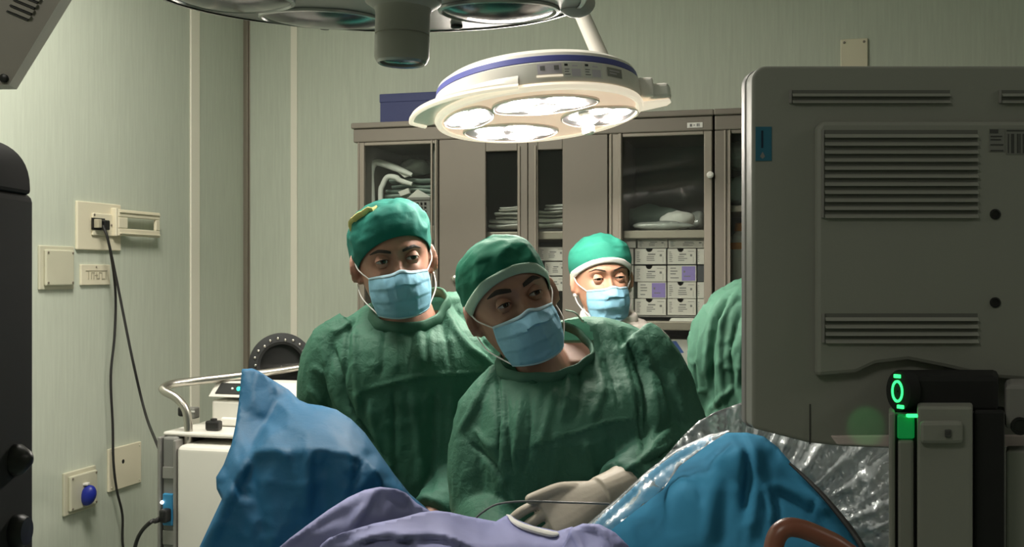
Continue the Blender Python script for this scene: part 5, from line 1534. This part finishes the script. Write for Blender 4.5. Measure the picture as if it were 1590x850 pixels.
gm.tube(catmull([P(556, 520, 2.35), P(520, 552, 2.34), P(508, 610, 2.34), elB1, elB1 * .5 + wrB1 * .5, wrB1], 6), [.064, .068, .064, .060, .052, .042], 26)
gm.tube(catmull([P(725, 520, 2.35), P(760, 550, 2.34), P(770, 610, 2.34), elB2, elB2 * .5 + wrB2 * .5, wrB2], 6), [.062, .064, .062, .060, .052, .042], 26)
foldsB = [
    ([(560, 478), (540, 530), (535, 600)], 6, -.012), ([(512, 525), (528, 580), (548, 640), (600, 715)], 6, -.014), ([(500, 540), (518, 600), (540, 655)], 8, .010), ([(548, 500), (552, 570), (560, 640)], 9, .009),
    ([(512, 515), (530, 512), (560, 484)], 6, .008), ([(690, 470), (700, 500), (728, 540), (768, 570)], 7, .013), ([(700, 475), (735, 510), (768, 552)], 6, -.008), ([(680, 480), (695, 540), (700, 575)], 6, -.009),
    ([(650, 505), (655, 570)], 8, .008), ([(620, 510), (615, 580)], 9, .007), ([(600, 505), (590, 590)], 8, -.007), ([(640, 520), (632, 590)], 6, -.006), ([(668, 510), (672, 575)], 6, .007),
    ([(560, 607), (600, 597), (650, 585), (700, 581), (760, 578)], 3.5, .006), ([(640, 600), (650, 680), (655, 780)], 12, .009), ([(610, 600), (612, 700), (618, 780)], 10, -.009), ([(675, 595), (672, 690), (668, 780)], 11, -.010), ([(700, 590), (705, 700), (700, 790)], 12, .008), ([(575, 620), (590, 720)], 9, .008),
    ([(480, 600), (500, 630), (515, 660)], 6, .008), ([(486, 570), (510, 585)], 6, .007),
]
gme = cloth_remesh(gm, foldsB, 23)
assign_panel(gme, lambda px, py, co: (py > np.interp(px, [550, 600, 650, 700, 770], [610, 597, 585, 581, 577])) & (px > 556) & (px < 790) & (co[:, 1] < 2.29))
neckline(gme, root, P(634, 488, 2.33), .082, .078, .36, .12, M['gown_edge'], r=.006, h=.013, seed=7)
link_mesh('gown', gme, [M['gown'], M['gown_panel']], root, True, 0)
shoes_and_trousers(root, XL(642, dB), dB + .06)

# ------------------------------------------------------------------ nurse under the lamp
dC = 2.88
MhC = head_matrix(946, 432, 2.80, yaw=10, pitch=2, roll=-5, s=.93)
root = thing('person', (XL(958, dC), dC + .05, 0), 'nurse in white coat and mint cap standing beneath the lit lamp', 'person')
nbC = P(948, 508, 2.89)
torsoC = [se_ring(XL(l, dC), XL(r, dC), ZL(y, dC), dc, th) for y, l, r, dc, th in ((500, 915, 980, 2.93, .04), (520, 895, 1005, 2.92, .065), (570, 890, 1015, 2.91, .08), (650, 900, 1005, 2.91, .08), (780, 892, 1012, 2.92, .09), (860, 900, 1004, 2.92, .08))]
shC1, elC1, wrC1 = P(888, 545, 2.9), P(874, 660, 2.92), P(915, 720, 2.72)
shC2, elC2, wrC2 = P(1018, 545, 2.9), P(1032, 660, 2.92), P(990, 720, 2.72)
armsC = [([a, (a + b) / 2, b, b * .4 + c * .6, c], [.044, .040, .036, .031, .024]) for a, b, c in ((shC1, elC1, wrC1), (shC2, elC2, wrC2))]
handsC = [hand_mb(frame(wrC1, (.6, -.6, -.3), (.2, -.5, .8)), 1), hand_mb(frame(wrC2, (-.6, -.6, -.3), (-.2, -.5, .8)), -1)]
body = body_mesh(MhC, nbC, torsoC, armsC, handsC, XL(955, dC), dC + .06, 'skin_w', neck_r=.050)
link_mesh('body', body, M['skin_w'], root, True, 0)
make_eyes(root, MhC, M['skin_w'], gaze=(.1, 0), open_u=.29, open_l=.20, brow=.42, brow_z=.0195)
make_cap(root, MhC, M['cap_w'], .044, -.040, -.006, .070, .122, 33, M['paper'], .008)
make_mask(root, MhC, 35, hw=.060)
for s in (-1, 1):
    MB().ball(MhC @ Vector((s * .082, .006, -.046)), (.006, .006, .007), None, 12).build('earring', M['paper'], root)
gm = MB()
rowsC = [(487, 912, 974, 2.91, .045), (492, 902, 984, 2.91, .06), (502, 890, 1004, 2.905, .08), (518, 876, 1022, 2.90, .095), (545, 868, 1032, 2.89, .11), (600, 872, 1030, 2.885, .12), (700, 876, 1026, 2.885, .125), (850, 868, 1036, 2.89, .13), (1080, 862, 1046, 2.90, .14), (1150, 860, 1048, 2.90, .14)]
gm.loft(px_rings(rowsC, dC))
gm.tube(catmull([P(908, 525, 2.90), P(888, 548, 2.90), P(880, 600, 2.9), elC1, wrC1], 6), [.050, .054, .052, .048, .036], 24)
gm.tube(catmull([P(996, 525, 2.90), P(1016, 548, 2.90), P(1026, 600, 2.9), elC2, wrC2], 6), [.050, .054, .052, .048, .036], 24)
gme = cloth_remesh(gm, [([(1000, 505), (1015, 560)], 5, .006), ([(910, 500), (900, 540)], 5, .006)], 43, voxel=.007, noise=.003)
link_mesh('white_coat', gme, M['coat'], root, True, 0)
collar(root, P(944, 492, 2.875), .066, .060, .34, .05, .010, M['coat'], 9, 'coat_collar', a0=-70, a1=250, h=.018)
shoes_and_trousers(root, XL(955, dC), dC + .06)

# ------------------------------------------------------------------ fourth person, hidden by the monitor
dD = 2.55
MhD = head_matrix(1228, 372, 2.46, yaw=-10, pitch=4, roll=2)
root = thing('person', (XL(1225, dD), dD + .05, 0), 'person in a green gown mostly hidden behind the monitor, only the shoulder and arm showing', 'person')
nbD = P(1222, 470, 2.57)
torsoD = [se_ring(XL(l, dD), XL(r, dD), ZL(y, dD), dc, th) for y, l, r, dc, th in ((450, 1180, 1262, 2.63, .05), (475, 1140, 1302, 2.61, .075), (540, 1128, 1312, 2.59, .09), (650, 1138, 1302, 2.59, .09), (820, 1130, 1310, 2.6, .10), (880, 1145, 1295, 2.6, .09))]
sh1, el1, wr1 = P(1118, 515, 2.56), P(1112, 640, 2.64), P(1205, 700, 2.80)
sh2, el2, wr2 = P(1326, 515, 2.56), P(1334, 640, 2.64), P(1245, 700, 2.80)
armsD = [([a, (a + b) / 2, b, b * .4 + c * .6, c], [.050, .045, .040, .034, .026]) for a, b, c in ((sh1, el1, wr1), (sh2, el2, wr2))]
handsD = [hand_mb(frame(wr1, (.6, .1, -.6), (.2, -.5, .8)), 1), hand_mb(frame(wr2, (-.6, .1, -.6), (-.2, .5, .8)), -1)]
body = body_mesh(MhD, nbD, torsoD, armsD, handsD, XL(1222, dD), dD + .06, 'skin', voxel=.005)
link_mesh('body', body, M['skin'], root, True, 0)
make_eyes(root, MhD, M['skin'])
make_cap(root, MhD, M['cap_g'], .040, -.050, 0, .06, .125, 53, None)
make_mask(root, MhD, 55)
gm = MB()
rowsD = [(432, 1160, 1285, 2.60, .05), (440, 1146, 1298, 2.595, .065), (452, 1126, 1318, 2.59, .085), (468, 1108, 1336, 2.585, .105), (492, 1094, 1350, 2.575, .12), (540, 1088, 1356, 2.57, .135), (640, 1094, 1350, 2.57, .145), (800, 1092, 1352, 2.58, .15), (1150, 1086, 1358, 2.59, .16), (1280, 1084, 1360, 2.59, .16)]
gm.loft(px_rings(rowsD, dD))
gm.tube(catmull([P(1140, 490, 2.57), P(1118, 515, 2.56), P(1106, 570, 2.56), P(1112, 645, 2.62), el1 * .4 + wr1 * .6, wr1], 6), [.058, .062, .060, .058, .048, .040], 24)
gm.tube(catmull([P(1304, 490, 2.57), P(1326, 515, 2.56), P(1338, 570, 2.56), P(1334, 645, 2.62), el2 * .4 + wr2 * .6, wr2], 6), [.058, .062, .060, .058, .048, .040], 24)
foldsD = [([(1148, 452), (1122, 500), (1118, 570), (1128, 640)], 6, .012), ([(1130, 455), (1104, 505), (1094, 580)], 6, .010), ([(1140, 455), (1112, 510), (1106, 590), (1112, 640)], 5, -.012), ([(1152, 480), (1136, 540), (1140, 620)], 6, -.011), ([(1085, 500), (1078, 560), (1086, 620)], 5, -.009), ([(1152, 520), (1146, 600)], 6, .012), ([(1100, 640), (1140, 600)], 6, .010)]
gme = cloth_remesh(gm, foldsD, 63, noise=.004)
link_mesh('gown', gme, M['gown_edge'], root, True, 0)
collar(root, P(1224, 452, 2.55), .078, .072, .3, 0, .012, M['gown_edge'], 17, 'gown_collar', h=.015)
shoes_and_trousers(root, XL(1222, dD), dD + .06)

# ================================================================== drapes over the patient
def rbf_fit(ctrl):
    c = np.array(ctrl, float); xy = c[:, :2] / 100; n = len(c)
    d = np.hypot(xy[:, None, 0] - xy[None, :, 0], xy[:, None, 1] - xy[None, :, 1])
    K = np.where(d > 0, d * d * np.log(d + 1e-9), 0) + np.eye(n) * .002
    A = np.zeros((n + 3, n + 3)); A[:n, :n] = K; A[:n, n] = 1; A[:n, n + 1:] = xy; A[n, :n] = 1; A[n + 1:, :n] = xy.T
    s = np.linalg.solve(A, np.concatenate([c[:, 2], np.zeros(3)]))

    def f(x, y):
        q = np.stack([x, y], 1) / 100
        d = np.hypot(q[:, None, 0] - xy[None, :, 0], q[:, None, 1] - xy[None, :, 1])
        return np.where(d > 0, d * d * np.log(d + 1e-9), 0) @ s[:n] + s[n] + q @ s[n + 1:]
    return f


def drape(name, outline, inner, folds, m_, parent=None, step=6.5, noise=.004, seed=1, nscale=20, thick=.0016, facet=0, radial=None, lin=0.0):
    ol = []
    for k in range(len(outline)):
        a, b = outline[k], outline[(k + 1) % len(outline)]
        L = math.hypot(a[0] - b[0], a[1] - b[1]); n = max(1, int(L / step))
        for i in range(n):
            t_ = i / n; ol.append((a[0] + (b[0] - a[0]) * t_, a[1] + (b[1] - a[1]) * t_))
    P2 = np.array(ol); x0, y0 = P2.min(0); x1, y1 = P2.max(0)

    def inside(x, y):
        c = np.zeros(x.shape, bool); n = len(P2)
        for i in range(n):
            (ax, ay), (bx, by) = P2[i], P2[i - 1]
            m1 = ((ay > y) != (by > y)) & (x < (bx - ax) * (y - ay) / (by - ay + 1e-12) + ax); c ^= m1
        return c
    gx, gy = np.meshgrid(np.arange(x0, x1, step), np.arange(y0, y1, step)); gx = gx + (np.arange(gx.shape[0]) % 2)[:, None] * step / 2
    gx, gy = gx.ravel(), gy.ravel(); k = inside(gx, gy); gx, gy = gx[k], gy[k]
    dd = np.min(np.hypot(gx[:, None] - P2[None, :, 0], gy[:, None] - P2[None, :, 1]), 1); k = dd > step * .6; gx, gy = gx[k], gy[k]
    allp = [Vector(p) for p in ol] + [Vector((a, b)) for a, b in zip(gx, gy)]
    v, e, f, *_ = delaunay_2d_cdt(allp, [(i, (i + 1) % len(ol)) for i in range(len(ol))], [tuple(range(len(ol)))], 1, 1e-5)
    xy = np.array([(q.x, q.y) for q in v])
    fit = rbf_fit([q for q in outline if len(q) == 3] + list(inner))
    dep = fit(xy[:, 0], xy[:, 1])
    if lin:      # stiff sheet: flat facets between the control points
        ct = [q for q in outline] + list(inner); no_ = len(outline)
        tv, te, tf, *_ = delaunay_2d_cdt([Vector(q[:2]) for q in ct], [(i, (i + 1) % no_) for i in range(no_)], [], 0, 1e-5)
        tv = np.array([(q.x, q.y) for q in tv]); cz = np.array([min(ct, key=lambda c: (c[0] - a) ** 2 + (c[1] - b) ** 2)[2] for a, b in tv])
        dl_ = dep.copy(); got = np.zeros(len(dep), bool)
        for a, b, c in [q for q in tf if len(q) == 3]:
            A_, B_, C_ = tv[a], tv[b], tv[c]
            D = (B_[1] - C_[1]) * (A_[0] - C_[0]) + (C_[0] - B_[0]) * (A_[1] - C_[1])
            if abs(D) < 1e-6: continue
            l1 = ((B_[1] - C_[1]) * (xy[:, 0] - C_[0]) + (C_[0] - B_[0]) * (xy[:, 1] - C_[1])) / D
            l2 = ((C_[1] - A_[1]) * (xy[:, 0] - C_[0]) + (A_[0] - C_[0]) * (xy[:, 1] - C_[1])) / D
            m_i = (l1 >= -1e-4) & (l2 >= -1e-4) & (l1 + l2 <= 1.0001)
            dl_[m_i] = l1[m_i] * cz[a] + l2[m_i] * cz[b] + (1 - l1[m_i] - l2[m_i]) * cz[c]; got |= m_i
        dep = np.where(got, dep * (1 - lin) + dl_ * lin, dep)
    for line, wd, h, *sh in folds:
        d_, t_ = poly_dist(xy[:, 0], xy[:, 1], [tuple(q[:2]) for q in catmull([(*l, 0) for l in line], 6)])
        prof = np.clip(1 - d_ / (wd * 1.7), 0, 1) if sh else np.exp(-(d_ / wd) ** 2)
        dep = dep - h * prof * np.minimum(1, np.minimum(t_, 1 - t_) * 6 + .2)
    q3 = np.stack([xy[:, 0] / 700, xy[:, 1] / 700, dep * 0 + seed], 1)
    dep = dep + vnoise(q3, nscale, seed) * noise + (1 - np.abs(vnoise(q3, nscale * .55, seed + 2))) ** 4 * noise * -1.2 + vnoise(q3, nscale * 2.6, seed + 5) * noise * .3 - (1 - np.abs(vnoise(q3, nscale * 1.7, seed + 7))) ** 7 * noise * 1.3
    if radial:
        cx_, cy_, nr, amp = radial
        an = np.arctan2(xy[:, 1] - cy_, xy[:, 0] - cx_); rr = np.hypot(xy[:, 0] - cx_, xy[:, 1] - cy_)
        w3 = np.stack([an * nr / 3, rr / 140, an * 0], 1)
        dep = dep - amp * (1 - np.abs(vnoise(w3, 1.0, seed + 9))) ** 3 - amp * .6 * (1 - np.abs(vnoise(w3 * np.array([2.3, 1.4, 1]), 1.0, seed + 11))) ** 3
    pts = [P(a, b, c) for (a, b), c in zip(xy, dep)]
    me = bpy.data.meshes.new(name); me.from_pydata([tuple(p) for p in pts], [], [tuple(q) for q in f]); me.update()
    bm = bmesh.new(); bm.from_mesh(me); bmesh.ops.recalc_face_normals(bm, faces=bm.faces); bm.to_mesh(me); bm.free()
    return link_mesh(name, me, m_, parent, True, facet, thick), fit


# left leg drape ------------------------------------------------------
outL = [(376, 574, 1.80), (392, 573, 1.80), (402, 577, 1.79), (425, 592, 1.79), (448, 606, 1.80), (464, 622, 1.80), (478, 628, 1.80), (500, 631, 1.80), (522, 637, 1.80), (545, 652, 1.78), (566, 673, 1.76), (588, 704, 1.74), (612, 738, 1.71), (636, 768, 1.68), (664, 792, 1.64), (700, 830, 1.60), (720, 900, 1.58), (720, 1100, 1.58), (560, 1400, 1.50), (200, 1400, 1.55), (270, 950, 1.56), (308, 855, 1.57), (345, 776, 1.58), (337, 760, 1.60), (336, 742, 1.61), (348, 722, 1.63), (360, 690, 1.66), (366, 660, 1.70), (371, 625, 1.75)]
inL = [(389, 709, 1.605), (400, 701, 1.59), (435, 701, 1.572), (481, 697, 1.555), (546, 707, 1.552), (583, 731, 1.556), (592, 750, 1.562),
       (400, 780, 1.565), (365, 775, 1.565), (470, 760, 1.535), (540, 790, 1.53), (600, 800, 1.54), (420, 850, 1.53), (560, 850, 1.505), (330, 850, 1.56), (640, 850, 1.53), (450, 1000, 1.47), (600, 1000, 1.48), (660, 950, 1.53),
       (392, 612, 1.752), (382, 645, 1.722), (376, 690, 1.655), (405, 640, 1.727), (430, 621, 1.758), (413, 655, 1.722), (394, 688, 1.665), (418, 676, 1.625), (450, 640, 1.70), (445, 668, 1.635),
       (484, 643, 1.70), (478, 668, 1.615), (460, 628, 1.75), (506, 652, 1.685), (520, 680, 1.60), (540, 672, 1.665), (566, 697, 1.645), (560, 712, 1.575), (355, 745, 1.595), (366, 722, 1.60)]
foldL = [([(500, 655), (560, 700), (590, 735)], 4, -.006), ([(512, 652), (570, 698), (604, 742)], 4, .006), ([(481, 700), (478, 740), (475, 800)], 8, .006), ([(389, 709), (360, 760), (322, 850)], 8, .012, 1),
         ([(389, 709), (435, 700), (447, 716)], 6, .006, 1), ([(481, 697), (546, 707), (583, 731)], 3, .005, 1), ([(584, 722), (592, 752)], 4, .007), ([(500, 710), (505, 850)], 14, -.006), ([(410, 735), (430, 850)], 16, .006),
         ([(405, 668), (450, 662), (500, 688)], 4, .004), ([(540, 720), (560, 740), (550, 765)], 10, .006), ([(420, 600), (450, 622), (470, 640)], 4, .005)]
dl, _ = drape('leg_drape', outL, inL, foldL, M['drape'], step=5.5, noise=.0022, seed=3, nscale=16, lin=.95)
tag(dl, 'dark blue surgical drape rising to a pointed peak over the left leg support', 'surgical drape')

# right leg drape -----------------------------------------------------
outR = [(880, 850, 1.66), (915, 818, 1.66), (960, 780, 1.67), (1005, 738, 1.68), (1050, 704, 1.68), (1095, 682, 1.66), (1130, 673, 1.64), (1160, 673, 1.63), (1186, 679, 1.615), (1208, 696, 1.59), (1230, 722, 1.56), (1262, 754, 1.53), (1292, 788, 1.50), (1318, 822, 1.475), (1340, 860, 1.45), (1400, 1000, 1.40), (1420, 1400, 1.36), (900, 1400, 1.60), (820, 1000, 1.64), (850, 900, 1.665)]
inR = [(1150, 700, 1.55), (1160, 760, 1.525), (1150, 850, 1.475), (1060, 760, 1.56), (1020, 850, 1.54), (1220, 780, 1.505), (1260, 850, 1.45), (1100, 720, 1.59), (1000, 800, 1.60), (1150, 1000, 1.42), (1000, 1050, 1.53), (1300, 1050, 1.37), (1100, 850, 1.49)]
foldR = [
    ([(1140, 676), (1158, 695), (1161, 740), (1156, 800)], 8, -.020), ([(1152, 676), (1172, 700), (1176, 760), (1160, 850)], 10, .012), ([(1186, 752), (1194, 775), (1204, 815)], 7, .014), ([(1196, 758), (1240, 785), (1272, 812), (1300, 850)], 8, -.014), ([(1190, 750), (1250, 770), (1290, 800)], 9, .010),
    ([(1202, 770), (1206, 790), (1206, 830)], 6, -.014), ([(1050, 728), (1085, 735), (1110, 728)], 4, -.003), ([(1060, 735), (1083, 752), (1090, 790)], 6, -.006), ([(1120, 690), (1105, 770), (1100, 850)], 14, .008), ([(1210, 700), (1250, 750), (1310, 830)], 8, .007), ([(1265, 778), (1258, 798)], 6, -.007), ([(1130, 740), (1120, 850)], 12, -.006),
]
foldR = [(q[0], q[1] * .85, q[2] * .7) for q in foldR]
dr, fitR = drape('leg_drape', outR, inR, foldR, M['drape_r'], step=5.5, noise=.002, seed=8, nscale=10, lin=.45)
tag(dr, 'lighter blue surgical drape over the right leg support, below the monitor', 'surgical drape')

# clear plastic behind / over the right drape -------------------------
outF = [(1000, 745, 1.71), (1040, 702, 1.725), (1062, 676, 1.745), (1084, 655, 1.765), (1112, 640, 1.785), (1150, 626, 1.81), (1200, 640, 1.80), (1260, 660, 1.78), (1330, 676, 1.76), (1392, 690, 1.74), (1440, 740, 1.72), (1440, 1000, 1.66), (1380, 1200, 1.62), (1300, 1200, 1.66), (1250, 900, 1.70), (1180, 760, 1.74), (1100, 720, 1.72), (1040, 745, 1.715)]
inF = [(1150, 660, 1.78), (1300, 740, 1.72), (1370, 780, 1.68), (1360, 850, 1.66), (1250, 720, 1.73)]
df, _ = drape('plastic_sheet', outF, inF, [([(1150, 628), (1100, 646), (1060, 682)], 4, .012)], M['film'], step=5, noise=.004, seed=12, nscale=30, thick=.0008, radial=(1120, 900, 60, .017))
tag(df, 'crinkled clear plastic sheet fanning out behind the right blue drape', 'plastic sheet')
outE = [(884, 846, 1.60), (915, 812, 1.62), (960, 773, 1.64), (1005, 732, 1.66), (1050, 698, 1.655), (1096, 677, 1.64), (1135, 668, 1.62), (1100, 690, 1.61), (1055, 724, 1.62), (1030, 760, 1.61), (985, 795, 1.59), (940, 830, 1.58), (910, 870, 1.57), (880, 880, 1.585)]
outE = [(a, b, c - .022) for a, b, c in outE]
de, _ = drape('plastic_edge', outE, [(1000, 760, 1.578), (940, 812, 1.563)], [([(1120, 676), (1040, 712), (960, 782), (900, 840)], 4, .008), ([(1090, 690), (1010, 745), (930, 820)], 4, -.007), ([(1050, 718), (980, 775)], 4, .006), ([(1030, 745), (950, 812), (905, 850)], 4, .006)], M['film_thin'], step=5, noise=.003, seed=14, nscale=36, thick=.0006)
tag(de, 'narrow clear plastic fold lying along the left slope of the right blue drape', 'plastic sheet')

# black elastic cord along the right edge
cp = [(1226, 720, 1.562), (1246, 738, 1.545), (1276, 768, 1.515), (1300, 796, 1.492), (1325, 828, 1.468), (1342, 856, 1.45), (1366, 910, 1.43), (1400, 990, 1.402)]
tag(MB().tube(catmull([P(x, y, d - .022) for x, y, d in cp], 6), [.0018, .0034, .0042, .0042, .0042], 8).build('elastic_cord', M['black_rubber']), 'black elastic cord running down along the edge of the right blue drape', 'cord')

# violet centre drape -------------------------------------------------
outV = [(424, 858, 1.36), (446, 840, 1.37), (478, 816, 1.39), (510, 793, 1.41), (540, 774, 1.425), (566, 762, 1.435), (590, 757, 1.44), (616, 760, 1.45), (630, 766, 1.46), (646, 782, 1.50), (668, 795, 1.55), (700, 806, 1.575), (770, 830, 1.58), (800, 900, 1.56), (800, 1400, 1.46), (400, 1400, 1.34), (400, 900, 1.35)]
inV = [(562, 790, 1.405), (548, 818, 1.39), (500, 825, 1.385), (600, 812, 1.415), (640, 802, 1.45), (586, 780, 1.425), (620, 850, 1.42), (700, 850, 1.50), (520, 900, 1.36), (640, 1000, 1.40)]
foldV = [([(588, 757), (566, 788), (547, 818)], 5, .008, 1), ([(440, 848), (500, 806), (580, 764)], 6, .006), ([(600, 770), (630, 790)], 6, -.004)]
dv, fitB = drape('centre_drape', outV, inV, foldV, M['violet'], step=5.5, noise=.002, seed=18, nscale=12, lin=.7)
outW = [(492, 856, 1.345), (500, 845, 1.35), (512, 836, 1.357), (532, 828, 1.366), (580, 814, 1.39), (620, 806, 1.41), (652, 797, 1.44), (676, 794, 1.47), (700, 797, 1.50), (726, 803, 1.53), (770, 811, 1.56), (785, 802, 1.57), (792, 800, 1.57), (802, 808, 1.56), (828, 818, 1.555), (866, 826, 1.555), (888, 819, 1.565), (906, 828, 1.565), (930, 850, 1.55), (960, 900, 1.53), (960, 1400, 1.43), (460, 1400, 1.28), (470, 900, 1.33)]
inW = [(560, 838, 1.352), (590, 830, 1.356), (620, 831, 1.362), (660, 822, 1.40), (700, 832, 1.40), (740, 850, 1.40), (620, 852, 1.352), (550, 852, 1.352), (680, 852, 1.372), (800, 845, 1.47), (860, 850, 1.50), (600, 1000, 1.29), (820, 1000, 1.40), (720, 820, 1.47)]
foldW = [([(500, 847), (532, 828), (590, 812), (660, 797)], 4, .006, 1), ([(540, 850), (575, 834), (615, 829), (640, 835)], 4, .008, 1), ([(610, 838), (640, 832), (680, 832), (740, 852)], 4, .010, 1), ([(560, 848), (600, 840), (640, 848)], 4, -.010), ([(650, 842), (690, 842), (730, 858)], 4, -.010), ([(780, 812), (830, 836), (890, 842)], 6, -.004), ([(880, 830), (895, 850), (910, 880)], 6, .008)]
fl_, fitV = drape('folded_layer', outW, inW, foldW, M['violet'], dv, step=5, noise=.002, seed=28, nscale=12, lin=.5)
tag(dv, 'violet-blue folded surgical drape in the lower middle between the two leg drapes', 'surgical drape')
hem = [(787, 800), (791, 802), (798, 810), (812, 818), (834, 825), (856, 830), (866, 829)]
MB().tube(catmull([P(x, y, float(fitV(np.array([x * 1.0]), np.array([y * 1.0]))[0]) - .008) for x, y in hem], 6), [.0015, .003, .006, .0075, .0075, .004], 10, flat=.5).build('rolled_hem', M['paper'], dv)
outQ = [(886, 822, 1.53), (905, 814, 1.535), (930, 815, 1.53), (955, 828, 1.52), (975, 848, 1.51), (1000, 900, 1.49), (1010, 1200, 1.43), (860, 1200, 1.43), (866, 900, 1.50), (874, 850, 1.52)]
outQ = [(a, b, c - .04) for a, b, c in outQ]
dq, _ = drape('centre_drape', outQ, [(925, 860, 1.45), (930, 1000, 1.41)], [([(888, 824), (900, 845), (908, 880)], 5, .010), ([(905, 816), (935, 826), (965, 855)], 4, .010, 1)], M['violet'], step=6, noise=.003, seed=21, nscale=14)
tag(dq, 'small dark violet drape flap against the left foot of the right blue drape', 'surgical drape')
# thin curved tube over the glove
tb = [(738, 806, 1.63), (748, 797, 1.62), (768, 785, 1.62), (795, 780, 1.615), (830, 779, 1.61), (880, 781, 1.612), (920, 782, 1.61), (946, 783, 1.615)]
tag(MB().tube(catmull([P(*q) for q in tb], 8), .0016, 10).build('suction_tube', mat('grey_tube', (.16, .17, .17), .3)), 'thin grey tube arching over the gloved hand above the violet drape', 'tube')
# brown looped handle at the bottom
hb_ = [(1196, 900, 1.06), (1200, 858, 1.06), (1207, 832, 1.06), (1222, 820, 1.06), (1245, 822, 1.06), (1275, 834, 1.06), (1305, 850, 1.06), (1340, 885, 1.06), (1345, 960, 1.06)]
bh = thing('brown_handle', P(1270, 960, 1.06), 'reddish brown curved handle cut by the bottom edge in front of the blue drape', 'handle')
MB().tube(catmull([P(*q) for q in hb_], 8), .0095, 16, flat=1.25, upv=(0, 1, 0)).build('loop_bar', M['brown'], bh)
MB().tube([P(1345, 955, 1.06), P(1345, 2400, 1.06)], .011, 16).build('post', M['brown'], bh)
MB().tube([P(1196, 895, 1.06), P(1196, 2400, 1.06)], .011, 16).build('post', M['brown'], bh)
